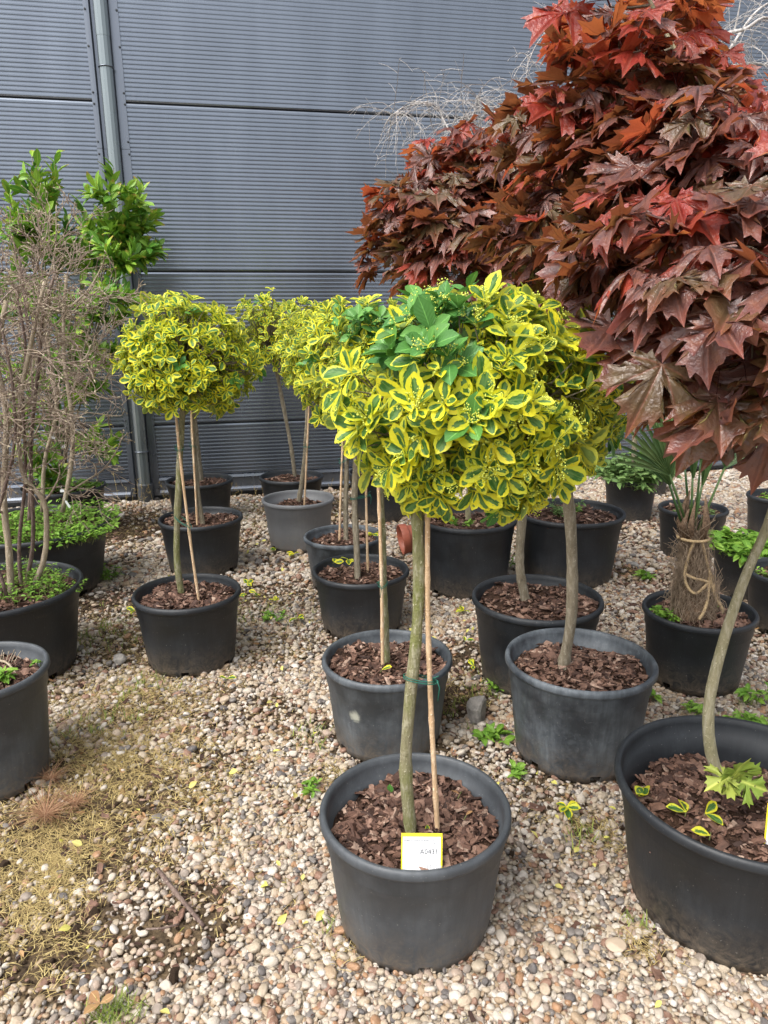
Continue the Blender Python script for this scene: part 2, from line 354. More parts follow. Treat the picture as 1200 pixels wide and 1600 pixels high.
def frames(pts):
    pts = np.asarray(pts, float); n = len(pts)
    T = np.gradient(pts, axis=0); T /= np.maximum(np.linalg.norm(T, axis=1, keepdims=True), 1e-9)
    a = np.array([1.0, 0, 0]) if abs(T[0][0]) < 0.8 else np.array([0, 1.0, 0])
    X = np.zeros((n, 3)); Y = np.zeros((n, 3))
    for i in range(n):
        a = a - T[i] * (a @ T[i]); a /= max(np.linalg.norm(a), 1e-9); X[i] = a; Y[i] = np.cross(T[i], a)
    return T, X, Y
class MB:
    """collects tubes and other quads into one mesh"""
    def __init__(s): s.V = []; s.F = []; s.R = []; s.U = []; s.n = 0
    def tube(s, pts, r, sides=6, cap=True, rnd=0.0):
        pts = np.asarray(pts, float); r = np.broadcast_to(np.asarray(r, float), (len(pts),))
        T, X, Y = frames(pts); th = np.arange(sides) * 2 * np.pi / sides
        ring = pts[:, None] + r[:, None, None] * (np.cos(th)[None, :, None] * X[:, None] + np.sin(th)[None, :, None] * Y[:, None])
        s.V.append(ring.reshape(-1, 3)); s.U.append(np.stack([np.tile(th / 6.28, len(pts)), np.repeat(np.linspace(0, 1, len(pts)), sides)], 1))
        s.R.append(np.full(len(pts) * sides, rnd))
        for i in range(len(pts) - 1):
            for j in range(sides):
                a = s.n + i * sides + j; b = s.n + i * sides + (j + 1) % sides
                s.F.append((a, b, b + sides, a + sides))
        if cap and sides > 2:
            s.F.append(tuple(s.n + j for j in range(sides))[::-1])
            s.F.append(tuple(s.n + (len(pts) - 1) * sides + j for j in range(sides)))
        s.n += len(pts) * sides
    def add(s, V, F, rnd=0.0, uv=None):
        V = np.asarray(V, float); s.V.append(V); s.R.append(np.full(len(V), rnd)); s.U.append(np.zeros((len(V), 2)) if uv is None else np.asarray(uv))
        for f in F: s.F.append(tuple(s.n + i for i in f))
        s.n += len(V)
    def mesh(s, name, mat, smooth=True):
        return mk_mesh(name, np.concatenate(s.V), s.F, mat, np.concatenate(s.U), np.concatenate(s.R), smooth)
def box(mb, x0, x1, y0, y1, z0, z1):
    V = [(x, y, z) for z in (z0, z1) for y in (y0, y1) for x in (x0, x1)]
    mb.add(V, [(0, 2, 3, 1), (4, 5, 7, 6), (0, 1, 5, 4), (2, 6, 7, 3), (0, 4, 6, 2), (1, 3, 7, 5)])
def smooth_path(P, n):
    """Catmull-Rom through the points"""
    P = np.asarray(P, float); Q = np.vstack([2 * P[0] - P[1], P, 2 * P[-1] - P[-2]]); out = []
    for t in np.linspace(0, len(P) - 1 - 1e-6, n):
        i = int(t); u = t - i; p0, p1, p2, p3 = Q[i:i + 4]
        out.append(0.5 * ((2 * p1) + (-p0 + p2) * u + (2 * p0 - 5 * p1 + 4 * p2 - p3) * u * u + (-p0 + 3 * p1 - 3 * p2 + p3) * u ** 3))
    return np.array(out)

# ------------------------------------------------------------------ leaves
def leaf_template(w=0.56, fold=0.10, curl=0.12, seed=0, nx=4, ny=5, wide=0.62, wave=0.0):
    """a leaf one unit long from its stalk end at the origin along +y; its upper side faces +z"""
    rg = np.random.default_rng(seed); V = []; U = []
    tw = rg.uniform(-0.08, 0.08)
    for j in range(ny + 1):
        v = j / ny
        p = v ** (math.log(0.5) / math.log(wide))
        hw = 0.5 * w * max(math.sin(math.pi * min(max(p, 0), 1)), 0) ** 0.72
        if j == 0: hw = 0.03 * w
        if j == ny: hw = 0.05 * w
        for i in range(nx + 1):
            u = -1 + 2 * i / nx
            V.append((u * hw + tw * v * v, v * (1 - 0.05 * abs(curl)), fold * abs(u) ** 1.3 * hw * 3 - curl * v * v + wave * math.sin(9 * v + i) * abs(u) * 0.05 + rg.normal(0, 0.006)))
            U.append((u, v))
    F = [(j * (nx + 1) + i, j * (nx + 1) + i + 1, (j + 1) * (nx + 1) + i + 1, (j + 1) * (nx + 1) + i) for j in range(ny) for i in range(nx)]
    return np.array(V), np.array(F), np.array(U)
def maple_template(seed=0, droop=0.3, fold=0.5):
    rg = np.random.default_rng(seed)
    half = [(0, 0), (.12, -.07), (.26, -.22), (.30, -.10), (.50, -.20), (.46, -.05), (.66, -.06), (.46, .05), (.27, .12), (.47, .19), (.58, .14), (.64, .27), (.86, .24), (.77, .38),
            (1.0, .58), (.78, .55), (.75, .70), (.58, .55), (.36, .44), (.17, .37), (.24, .58), (.30, .70), (.50, .82), (.33, .84), (.30, 1.02), (.18, .95), (.10, 1.02), (0, 1.30)]
    half = [(x * .86, y * .86) for x, y in half]
    out = [(x * rg.uniform(0.93, 1.07), y * rg.uniform(0.95, 1.05)) for x, y in half]
    out += [(-x * rg.uniform(0.93, 1.07), y * rg.uniform(0.95, 1.05)) for x, y in half[-2:0:-1]]
    P = np.array(out); hub = np.array([0, 0.16]); mid = hub + (P - hub) * 0.5
    P2 = np.vstack([[hub], mid, P]); n = len(P)
    def dv(x, y):
        x = abs(x); best = 9
        for a in (90, 47, 2):
            cx, cy = math.cos(rad(a)), math.sin(rad(a)); al = x * cx + y * cy
            best = min(best, abs(x * cy - y * cx) if al > 0 else math.hypot(x, y))
        return best
    ph = rg.uniform(0, 6.28, 3); tl = rg.uniform(-0.25, 0.25)
    V = []
    for i, (x, y) in enumerate(P2):
        r = math.hypot(x, y - 0.1); a = math.atan2(y, x)
        z = fold * dv(x, y) - droop * r * r + 0.08 * r * math.sin(3 * a + ph[0]) + 0.05 * r * math.sin(7 * a + ph[1]) + tl * x * r + rg.normal(0, 0.016)
        V.append((x, y, z))
    F = []
    for i in range(n):
        j = (i + 1) % n
        F += [(0, 1 + j, 1 + i), (1 + i, 1 + j, 1 + n + j), (1 + i, 1 + n + j, 1 + n + i)]
    F = [f[::-1] for f in F]
    # make the upper side face +z
    a, b, c = (np.array(V[q]) for q in F[0])
    if np.cross(b - a, c - a)[2] < 0: F = [f[::-1] for f in F]
    return np.array(V), np.array(F), P2
EU_T = [leaf_template(0.60, 0.10, c, s, 4, 5, 0.60) for s, c in enumerate((0.05, 0.16, 0.24, 0.10))]
MAPLE_T = [maple_template(s, d, f) for s, d, f in ((1, 0.22, 0.35), (2, 0.45, 0.25), (3, -0.05, 0.5), (4, 0.6, 0.35), (5, -0.25, 0.3), (6, 0.25, 0.65))]
EVER_T = [leaf_template(0.40, 0.14, c, s + 20, 2, 5, 0.56) for s, c in enumerate((0.06, 0.18, -0.06))]
WEED_T = [leaf_template(0.46, 0.12, c, s + 30, 2, 4, 0.5) for s, c in enumerate((0.1, 0.3, 0.5))]
_mesh_cache = {}
def leaf_mesh(kind, temps, i, mat):
    key = (kind, i, mat)
    if key not in _mesh_cache:
        V, F, U = temps[i]; _mesh_cache[key] = mk_mesh(kind, V, F, M[mat], U, np.zeros(len(V)))
    return _mesh_cache[key]
def basis(d, n):
    """columns x, y (along the leaf), z (its upper side), from rows of directions"""
    d = d / np.linalg.norm(d, axis=1, keepdims=True); n = n - d * np.sum(n * d, 1, keepdims=True)
    ln = np.linalg.norm(n, axis=1, keepdims=True); n = np.where(ln < 1e-5, np.array([[0.3, 0.1, 1.0]]), n / np.maximum(ln, 1e-9))
    x = np.cross(d, n); return np.stack([x, d, n], 2)
class Leaves:
    def __init__(s, seed=0): s.P = []; s.D = []; s.Nn = []; s.L = []; s.T = []; s.Mt = []; s.rg = np.random.default_rng(seed)
    def add(s, p, d, n, L, t, mat): s.P.append(p); s.D.append(d); s.Nn.append(n); s.L.append(L); s.T.append(t); s.Mt.append(mat)
    def build(s, parent, kind, temps, most=300, rest='foliage', score=None, min_px=9.0):
        """the leaves that show largest become objects named leaf, the others one joined part"""
        P = np.array(s.P); B = basis(np.array(s.D, float), np.array(s.Nn, float)); L = np.array(s.L); T = np.array(s.T)
        org = np.array(parent.location)
        dep = np.maximum((P + org - CP) @ _f, 0.2)
        q = PX(P + org); inside = (q[:, 0] > -40) & (q[:, 0] < 1240) & (q[:, 1] > -40) & (q[:, 1] < 1640)
        pxl = L / dep * F_PX
        sc_ = pxl * (0.35 + 0.65 * np.abs(np.einsum('ij,ij->i', B[:, :, 2], (CP - P - org) / np.linalg.norm(CP - P - org, axis=1, keepdims=True))))
        if score is not None: sc_ = sc_ * score(P + org)
        sc_ = np.where(inside & (pxl > min_px), sc_, -1)
        order = np.argsort(-sc_); single = set(int(i) for i in order[:most] if sc_[i] > 0)
        for i in sorted(single):
            o = bpy.data.objects.new('leaf', leaf_mesh(kind, temps, int(T[i]), s.Mt[i]))
            R = B[i] * L[i]
            o.matrix_local = Matrix([[*R[k], P[i][k]] for k in range(3)] + [[0, 0, 0, 1]])
            COL.objects.link(o); o.parent = parent
        others = np.array([i for i in range(len(P)) if i not in single], int)
        if len(others) == 0: return
        mats = sorted(set(s.Mt[i] for i in others)); VV = []; FF = []; UU = []; RR = []; MI = []; n = 0
        for mi, mt in enumerate(mats):
            for t in range(len(temps)):
                idx = np.array([i for i in others if s.Mt[i] == mt and T[i] == t], int)
                if len(idx) == 0: continue
                V, F, U = temps[t]
                v = np.einsum('nij,kj->nki', B[idx] * L[idx][:, None, None], V) + P[idx][:, None, :]
                VV.append(v.reshape(-1, 3)); UU.append(np.tile(U, (len(idx), 1))); RR.append(np.repeat(s.rg.random(len(idx)), len(V)))
                FF.append((F[None] + (np.arange(len(idx)) * len(V))[:, None, None]).reshape(-1, F.shape[1]) + n); MI += [mi] * (len(idx) * len(F)); n += len(idx) * len(V)
        me = mk_mesh(rest, np.concatenate(VV), np.concatenate(FF), M[mats[0]], np.concatenate(UU), np.concatenate(RR))
        for mt in mats[1:]: me.materials.append(M[mt])
        me.polygons.foreach_set('material_index', np.array(MI, np.int32))
        obj(rest, me, parent, kind='stuff')

def sphere_dirs(rg, n):
    v = rg.normal(size=(n, 3)); return v / np.linalg.norm(v, axis=1, keepdims=True)
def perp_dir(rg, o):
    v = rg.normal(size=3); v -= o * (v @ o); return v / np.linalg.norm(v)

# ================================================================== THE SETTING
# ---- patches where soil shows through the gravel: image spots turned into places on the ground, with a radius in metres
SPOTS = [(90, 1480, .13, 1), (255, 1445, .11, .8), (330, 1440, .06, .7), (150, 1420, .10, .7), (310, 1395, .08, .7), (225, 1350, .12, .5), (40, 1400, .2, .55), (90, 1290, .3, .85), (200, 1230, .32, .8), (225, 1110, .26, .65), (150, 1340, .16, .8), (320, 1240, .14, .5),
         (190, 1010, .32, .7), (165, 940, .3, .8), (330, 1180, .22, .5), (390, 930, .45, .6), (420, 1010, .3, .45), (120, 1190, .2, .8), (20, 1330, .2, .8), (300, 860, .3, .7), (700, 1090, .16, .9), (730, 1020, .2, .7), (915, 1290, .10, .6), (520, 1240, .1, .5),
         (860, 1230, .15, .4), (1010, 900, .3, .6), (990, 820, .35, .5), (560, 1010, .2, .3), (350, 840, .6, .6), (1010, 1480, .08, .5), (640, 870, .3, .4), (180, 830, .6, .9), (540, 790, .9, .7)]
SP = np.array([[*G(a, b)[:2], r, s] for a, b, r, s in SPOTS])
_rg0 = np.random.default_rng(5); _WV = [(_rg0.normal(size=2) * k, _rg0.uniform(0, 6.28), 1 / k) for k in (1.5, 2.5, 4, 7, 11, 17) for _ in range(3)]
def wob(x, y):
    s = 0
    for kv, ph, a in _WV: s = s + a * np.sin(kv[0] * x + kv[1] * y + ph)
    return s
def dirt_at(x, y):
    x = np.asarray(x, float); y = np.asarray(y, float); d = np.zeros(np.shape(x)); w = wob(x * 1.7, y * 1.7)
    for a, b, r, s in SP:
        q = np.hypot(x - a, y - b) / r * (1 + 0.22 * w); d = np.maximum(d, s * np.clip(1.35 - q, 0, 1))
    base = np.clip((w - 0.1) * 0.4, 0, 0.45) * np.clip((y - 1.2) / 1.5, 0.25, 1)
    return np.clip(np.maximum(d, base), 0, 1)
def height_at(x, y): return 0.006 * wob(np.asarray(x) * 0.6, np.asarray(y) * 0.6) - 0.008

# pots: x, y, radius at the rim, height
POTS = {'P1': (0.074, 1.639, .246, .336), 'P2': (0.955, 1.70, .335, .36), 'P3': (.701, 2.416, .266, .371), 'P4': (.664, 2.996, .285, .381), 'P5': (.007, 2.522, .245, .333),
        'P6': (-.122, 3.573, .251, .314), 'P7': (-.241, 4.20, .24, .31), 'P8': (-.604, 5.017, .253, .344), 'P9': (-.755, 5.87, .262, .324), 'P10': (-.917, 3.197, .247, .343),
        'P11': (-1.174, 4.533, .268, .341), 'P12': (-1.47, 5.72, .262, .33), 'P13': (-1.76, 3.12, .37, .40), 'P14': (-1.40, 2.28, .234, .41), 'P15': (-2.10, 4.20, .45, .40),
        'P16': (-2.44, 5.45, .31, .35), 'P17': (-.026, 5.75, .26, .38), 'P18': (.491, 4.145, .289, .431), 'P19': (1.131, 4.307, .325, .42), 'P20': (1.949, 5.643, .206, .334),
        'P21': (2.045, 4.692, .219, .335), 'P22': (1.37, 2.977, .237, .325), 'P23': (2.13, 3.992, .245, .29), 'P24': (2.075, 3.512, .221, .30), 'P25': (2.82, 5.085, .21, .318)}
PXY = np.array([p[:2] for p in POTS.values()]); PR = np.array([p[2] for p in POTS.values()])

def build_ground():
    xs = np.concatenate([[-300, -60, -15], np.linspace(-5, 6, 160), [15, 60, 300]]); ys = np.concatenate([[-300, -60, -8], np.linspace(0, 9, 140), [20, 60, 300]])
    X, Y = np.meshgrid(xs, ys); Z = np.where((np.abs(X) < 7) & (Y > -1) & (Y < 10), height_at(X, Y), -0.01)
    V = np.stack([X, Y, Z], -1).reshape(-1, 3); w = len(xs)
    F = np.array([(j * w + i, j * w + i + 1, (j + 1) * w + i + 1, (j + 1) * w + i) for j in range(len(ys) - 1) for i in range(w - 1)])
    me = mk_mesh('ground', V, F, M['ground'])
    a = me.attributes.new('dirt', 'FLOAT', 'POINT'); a.data.foreach_set('value', np.where((np.abs(V[:, 0]) < 7) & (V[:, 1] > -1) & (V[:, 1] < 10), dirt_at(V[:, 0], V[:, 1]), 0).astype(np.float32))
    return obj('ground', me, kind='structure')
ground = build_ground()

_rv = [(-300, -300, .0), (300, -300, .0), (300, -3.5, .0), (-300, -3.5, .0)]
M['dark_sheet'] = mat_soil('dark_sheet', (0.035, 0.035, 0.036), (0.06, 0.06, 0.06))
obj('unseen_dark_sheet', mk_mesh('unseen_dark_sheet', _rv, [(0, 1, 2, 3)], M['dark_sheet'], smooth=False), kind='structure')  # unseen dark sheet added behind the camera so the lower wall reflects darker

def pebble_shape(seed):
    rg = np.random.default_rng(seed); bm = bmesh.new(); bmesh.ops.create_icosphere(bm, subdivisions=2, radius=0.5)
    k = [(rg.normal(size=3) * 1.6, rg.uniform(0, 6.28)) for _ in range(3)]
    for v in bm.verts:
        c = np.array(v.co); n = sum(math.sin(float(a @ c) * 2 + p) for a, p in k) * 0.06
        e = 0.82
        c = np.sign(c) * (np.abs(c) * 2) ** e * 0.5 * (1 + n); v.co = c * np.array([1.0, 0.78, 0.55])
    me = bpy.data.meshes.new('pebble'); bm.to_mesh(me); bm.free(); me.materials.append(M['pebble'])
    for p in me.polygons: p.use_smooth = True
    return me
PEBBLES = [pebble_shape(s) for s in range(7)]
def pebble_cheap(seed):
    rg = np.random.default_rng(seed + 50); bm = bmesh.new(); bmesh.ops.create_icosphere(bm, subdivisions=1, radius=0.5)
    bm.to_mesh(me := bpy.data.meshes.new('pebble')); bm.free(); me.materials.append(M['pebble'])
    return me
def scatter(name, P, rot, scl, idx, sources, parent=None, label=None):
    """many small pieces too numerous to count: instanced by geometry nodes from points"""
    me = bpy.data.meshes.new(name); me.vertices.add(len(P)); me.vertices.foreach_set('co', np.asarray(P, np.float32).ravel())
    for an, ty, key, arr in (('rot', 'FLOAT_VECTOR', 'vector', rot), ('scl', 'FLOAT_VECTOR', 'vector', scl), ('idx', 'INT', 'value', idx)):
        a = me.attributes.new(an, ty, 'POINT'); a.data.foreach_set(key, np.asarray(arr, np.int32 if ty == 'INT' else np.float32).ravel())
    o = obj(name, me, parent, kind='stuff', label=label)
    c = bpy.data.collections.new(name + '_sources')
    for i, s in enumerate(sources):
        so_ = bpy.data.objects.new('%s_source_%02d' % (name, i), s); c.objects.link(so_)
    ng = bpy.data.node_groups.new(name, 'GeometryNodeTree')
    ng.interface.new_socket('Geometry', in_out='INPUT', socket_type='NodeSocketGeometry'); ng.interface.new_socket('Geometry', in_out='OUTPUT', socket_type='NodeSocketGeometry')
    gi = ng.nodes.new('NodeGroupInput'); go = ng.nodes.new('NodeGroupOutput')
    ip = ng.nodes.new('GeometryNodeInstanceOnPoints'); ci = ng.nodes.new('GeometryNodeCollectionInfo'); ci.inputs['Collection'].default_value = c
    ci.inputs['Separate Children'].default_value = True; ci.inputs['Reset Children'].default_value = True
    def at(n_, t_):
        x = ng.nodes.new('GeometryNodeInputNamedAttribute'); x.data_type = t_; x.inputs['Name'].default_value = n_; return x.outputs['Attribute']
    ng.links.new(gi.outputs[0], ip.inputs['Points']); ng.links.new(ci.outputs[0], ip.inputs['Instance']); ip.inputs['Pick Instance'].default_value = True
    ng.links.new(at('idx', 'INT'), ip.inputs['Instance Index']); ng.links.new(at('scl', 'FLOAT_VECTOR'), ip.inputs['Scale'])
    er = ng.nodes.new('FunctionNodeEulerToRotation'); ng.links.new(at('rot', 'FLOAT_VECTOR'), er.inputs[0]); ng.links.new(er.outputs[0], ip.inputs['Rotation'])
    ng.links.new(ip.outputs[0], go.inputs[0])
    md = o.modifiers.new('scatter', 'NODES'); md.node_group = ng
    return o

def build_gravel():
    rg = np.random.default_rng(11); pts = []
    for (y0, y1, sp) in ((0.9, 2.4, 0.0120), (2.4, 4.2, 0.0138), (4.2, 8.6, 0.0195)):
        for layer in (0, 1):
            s = sp * (1.15 if layer else 1.0)
            x = np.arange(-3.6, 5.8, s); y = np.arange(y0, y1, s * 0.9); X, Y = np.meshgrid(x, y)
            X = X + rg.normal(0, s * 0.32, X.shape); Y = Y + rg.normal(0, s * 0.32, Y.shape)
            X = X.ravel(); Y = Y.ravel()
            keep = (X > -0.62 * Y - 0.75) & (X < 0.62 * Y + 0.75)
            d = dirt_at(X, Y); keep &= rg.random(len(X)) > np.clip(d * 1.15, 0, .97) ** .8
            if layer: keep &= rg.random(len(X)) < 0.50
            else: keep &= rg.random(len(X)) < 0.93
            X, Y = X[keep], Y[keep]
            inpot = np.zeros(len(X), bool)
            for (cx, cy), r in zip(PXY, PR): inpot |= np.hypot(X - cx, Y - cy) < r * 0.76
            X, Y = X[~inpot], Y[~inpot]
            wall_y = 6.358 + (X + 2.285) * math.tan(rad(11.7)); ok = Y < wall_y - 0.03; X, Y = X[ok], Y[ok]
            size = sp * np.clip(rg.lognormal(0.05, 0.36, len(X)), 0.45, 2.4) * 1.15
            Z = height_at(X, Y) + size * 0.14 + (0.008 if layer else 0.0)
            pts.append(np.stack([X, Y, Z, size], 1))
    P = np.concatenate(pts); n = len(P)
    rot = np.stack([rg.normal(0, 0.35, n), rg.normal(0, 0.35, n), rg.uniform(0, 6.28, n)], 1)
    scl = P[:, 3:4] * np.stack([rg.uniform(0.95, 1.3, n), rg.uniform(0.9, 1.15, n), rg.uniform(0.85, 1.3, n)], 1)
    idx = rg.integers(0, len(PEBBLES), n)
    q = PX(P[:, :3]); vis = (q[:, 0] > 0) & (q[:, 0] < 1200) & (q[:, 1] < 1600) & (q[:, 1] > 0)
    for (cx, cy), r in zip(PXY[:2], PR[:2]): vis &= ~((np.hypot(P[:, 0] - cx, P[:, 1] - cy) < r + 0.02))
    score = np.where(vis, scl[:, 0] / ((P[:, :3] - CP) @ _f) * (1 + 0.3 * (P[:, 2] > 0.005)), -1); big = np.argsort(-score)[:300]; single = np.zeros(n, bool); single[big] = True
    for i in big:
        o = bpy.data.objects.new('pebble', PEBBLES[idx[i]]); o.location = P[i, :3]; o.rotation_euler = rot[i]; o.scale = scl[i]; COL.objects.link(o); o.parent = ground
    k = ~single
    g = scatter('gravel', P[k, :3], rot[k], scl[k], idx[k], PEBBLES, None, 'small pale, tan and grey river pebbles covering the ground between the pots'); g['category'] = 'gravel'
    print('pebbles', n)
build_gravel()

# ---- the warehouse
YAW = rad(11.7); U = np.array([math.cos(YAW), math.sin(YAW), 0]); GW = np.array([-2.28483216, 6.35771642, 0.0])
wh = thing('warehouse', 'blue-grey metal clad building with ribbed horizontal panels behind all the plants', 'building', GW, rz=YAW)
JZ = [0.20, 0.667, 1.953, 3.222, 4.49, 5.76, 7.02]
def panel_mesh(x0, x1, z0, z1, seed):
    """a cladding panel: fine horizontal ribs pressed into the sheet, edges folded back into the joints"""
    pitch = 0.0317; n = max(2, int((z1 - z0 - 0.05) / pitch)); g = 0.007
    zs = [(z0 + g, 0.03), (z0 + g, 0.004), (z0 + g + 0.012, 0.0), (z0 + 0.026, 0.0)]
    span = (z1 - 0.026) - (z0 + 0.026); p = span / n
    for i in range(n):
        b = z0 + 0.026 + i * p
        zs += [(b + p * 0.10, 0.0001), (b + p * 0.34, 0.0012), (b + p * 0.56, 0.0013), (b + p * 0.78, 0.0002), (b + p * 0.94, 0.0)]
    zs += [(z1 - g - 0.012, 0.0), (z1 - g, 0.004), (z1 - g, 0.03)]
    rg = np.random.default_rng(seed); xs = np.linspace(x0, x1, 9); V = []
    ph = rg.uniform(0, 6.28, 2)
    for (z, y) in zs:
        for x in xs: V.append((x, y + 0.0015 * math.sin(x * 1.3 + ph[0]) + 0.001 * math.sin(z * 4 + x + ph[1]), z))
    w = len(xs); F = np.array([(j * w + i, j * w + i + 1, (j + 1) * w + i + 1, (j + 1) * w + i) for j in range(len(zs) - 1) for i in range(w - 1)])
    return mk_mesh('wall_panel', V, F, M['wall'], smooth=False)
for (x0, x1) in ((-7.65, 0.032), (0.283, 7.9), (8.15, 15.8)):
    for k in range(len(JZ) - 1): obj('wall_panel', panel_mesh(x0, x1, JZ[k], JZ[k + 1], k), wh)
mb = MB(); box(mb, -7.9, 16.05, 0.031, 9.0, 0.0, 7.1); obj('wall_core', mb.mesh('wall_core', M['boot'], False), wh)
mb = MB(); box(mb, -8.05, 16.2, -0.05, 9.15, 7.1, 7.3); obj('roof', mb.mesh('roof', M['trim'], False), wh)
def rail(x0, x1):
    mb = MB(); prof = [(0.030, 0.205), (-0.012, 0.198), (-0.020, 0.176), (-0.006, 0.168), (-0.004, 0.085), (-0.026, 0.066), (-0.026, 0.045), (0.030, 0.040)]
    V = [(x, y, z) for x in (x0, x1) for (y, z) in prof]; n = len(prof)
    mb.add(V, [(i, i + n, i + n + 1, i + 1) for i in range(n - 1)] + [tuple(range(n)), tuple(range(2 * n - 1, n - 1, -1))]); return mb.mesh('base_rail', M['trim'], False)
for a, b in ((-7.65, 0.03), (0.285, 7.9)): obj('base_rail', rail(a, b), wh)
def pilaster(x0):
    mb = MB(); prof = [(0.0, 0.03), (0.0, -0.008), (0.022, -0.010), (0.040, -0.010), (0.052, 0.012), (0.078, 0.014), (0.172, 0.014), (0.186, -0.006), (0.251, -0.010), (0.251, 0.03)]
    n = len(prof)
    for z0, z1 in ((0.04, 0.76), (0.763, 2.88), (2.883, 5.0), (5.003, 7.1)):
        V = [(x0 + x, y, z) for z in (z0, z1) for (x, y) in prof]
        mb.add(V, [(i, i + 1, i + 1 + n, i + n) for i in range(n - 1)])
    return mb.mesh('corner_flashing', M['trim'], False)
def facet_pipe(cx, cy, r, z0, z1, taper=0.0, n=12):
    mb = MB(); th = np.arange(n) * 2 * np.pi / n + 0.13
    V = [(cx + (r + (taper if k else 0)) * math.cos(t), cy + (r + (taper if k else 0)) * math.sin(t), z) for k, z in enumerate((z0, z1)) for t in th]
    mb.add(V, [(i, (i + 1) % n, (i + 1) % n + n, i + n) for i in range(n)]); mb.add(V[n:], [tuple(range(n))]); mb.add(V[:n], [tuple(range(n))[::-1]])
    return mb
for x0 in (0.032, 7.9):
    obj('corner_flashing', pilaster(x0), wh)
    dp = obj('downpipe', facet_pipe(x0 + 0.13, -0.045, 0.048, 0.13, 3.69, 0.002).mesh('downpipe', M['pipe'], False), wh)
    obj('pipe_section', facet_pipe(x0 + 0.13, -0.045, 0.052, 3.66, 7.05, 0.0).mesh('pipe_section', M['pipe'], False), dp)
    t = np.linspace(0, 2 * np.pi, 24)
    for z in (0.45, 1.95, 3.45):
        mb = MB(); mb.tube(np.stack([x0 + 0.13 + 0.054 * np.cos(t), -0.045 + 0.054 * np.sin(t), 0 * t + z], 1), 0.005, 5)
        obj('pipe_bracket', mb.mesh('pipe_bracket', M['trim']), dp)
    mb = MB(); zz = np.linspace(0.0, 0.16, 14)
    mb.tube(np.stack([0 * zz + x0 + 0.13, 0 * zz - 0.045, zz], 1), 0.066 + 0.003 * (np.arange(14) % 2), 20)
    obj('drain_boot', mb.mesh('drain_boot', M['boot']), dp)
    scr = None
    for z in (0.10, 0.66, 0.72, 0.80, 1.93, 2.0, 2.84, 2.93, 3.2, 3.28, 3.6, 3.85):
        for dx in (0.012, 0.242):
            if scr is None:
                m2 = MB(); m2.tube([(0, 0.004, 0), (0, -0.004, 0), (0, -0.009, 0)], [0.008, 0.008, 0.005], 8); scr = m2.mesh('screw', M['screw'], False)
            obj('screw', scr, wh, loc=(x0 + dx, -0.012, z + dx * 0.02))

# ================================================================== POTS
def lathe(prof, n=72, ell=0.0, ph=0.0, skip=None):
    th = np.arange(n) * 2 * np.pi / n; V = []
    for (r, z) in prof:
        for t in th: q = r * (1 + ell * math.cos(2 * t + ph)); V.append((q * math.cos(t), q * math.sin(t), z))
    F = []
    for j in range(len(prof) - 1):
        for i in range(n):
            if skip and skip(j, i): continue
            a = j * n + i; b = j * n + (i + 1) % n; F.append((a, b, b + n, a + n))
    return V, F
def pot_mesh(R, H, mat, seed=0, notch=True):
    rg = np.random.default_rng(seed); rb = R * 0.80; n = 72
    def ro(z): return rb + (R * 0.955 - rb) * (z / H) ** 0.9
    prof = [(rb * 0.55, 0.028), (rb * 0.96, 0.026), (rb - 0.006, 0.020), (rb - 0.004, 0.0), (rb + 0.001, 0.0), (rb + 0.003, 0.024), (ro(0.05), 0.05), (ro(H * 0.4), H * 0.4), (ro(H - 0.085), H - 0.085), (ro(H - 0.085) + 0.0045, H - 0.080),
            (ro(H - 0.03), H - 0.034), (R * 0.955 + 0.002, H - 0.030), (R - 0.004, H - 0.028), (R, H - 0.021), (R - 0.0008, H - 0.009), (R - 0.005, H - 0.001), (R - 0.012, H), (R - 0.0175, H - 0.004), (R - 0.020, H - 0.02),
            (R - 0.026, H - 0.055), (R - 0.031, H - 0.058), (R - 0.036, H - 0.11), (R - 0.045, H - 0.16)]
    no = sorted(int(v) for v in (rg.uniform(0, 72, 1)[0] + np.arange(6) * 12) % 72) if notch else []
    front = 54    # the sector that looks south
    no = [(front + 12 * k) % 72 for k in range(6)]
    sk = (lambda j, i: j in (2, 3, 4) and (i in no or (i - 1) % 72 in no)) if notch else None
    V, F = lathe(prof, n, 0.008, rg.uniform(0, 6), sk)
    return mk_mesh('pot', V, F, M[mat], smooth=True)
CHIP_T = []
for s in range(5):
    rg = np.random.default_rng(s + 70)
    c = np.array([(x, y, z) for z in (-1, 1) for (x, y) in ((-1, -1), (1, -1), (1.15, 0.1), (0.8, 1), (-0.9, 0.9))], float)
    c[:, :2] += rg.normal(0, 0.22, (10, 2)); c[:5, :2] *= 1.12; c *= np.array([0.5, 0.25, 0.075]); c[:, 2] += rg.normal(0, 0.035, 10) + 0.12 * (c[:, 0] ** 2 - 0.1) * (-1) ** s
    F = [(4, 3, 2, 1, 0), (5, 6, 7, 8, 9)] + [(i, (i + 1) % 5, (i + 1) % 5 + 5, i + 5) for i in range(5)]
    CHIP_T.append((c, F))
CHIP_M = [mk_mesh('bark_chip', c, F, M['chip'], rnd=np.zeros(10), smooth=False) for c, F in CHIP_T]
CHIP_TRI = []
for c, F in CHIP_T:
    T_ = []
    for f in F:
        for i in range(1, len(f) - 1): T_.append((f[0], f[i], f[i + 1]))
    CHIP_TRI.append((c, np.array(T_), np.zeros((10, 2))))
def rot_mat(rx, ry, rz):
    return np.array(Matrix.Rotation(rz, 3, 'Z') @ Matrix.Rotation(ry, 3, 'Y') @ Matrix.Rotation(rx, 3, 'X'))
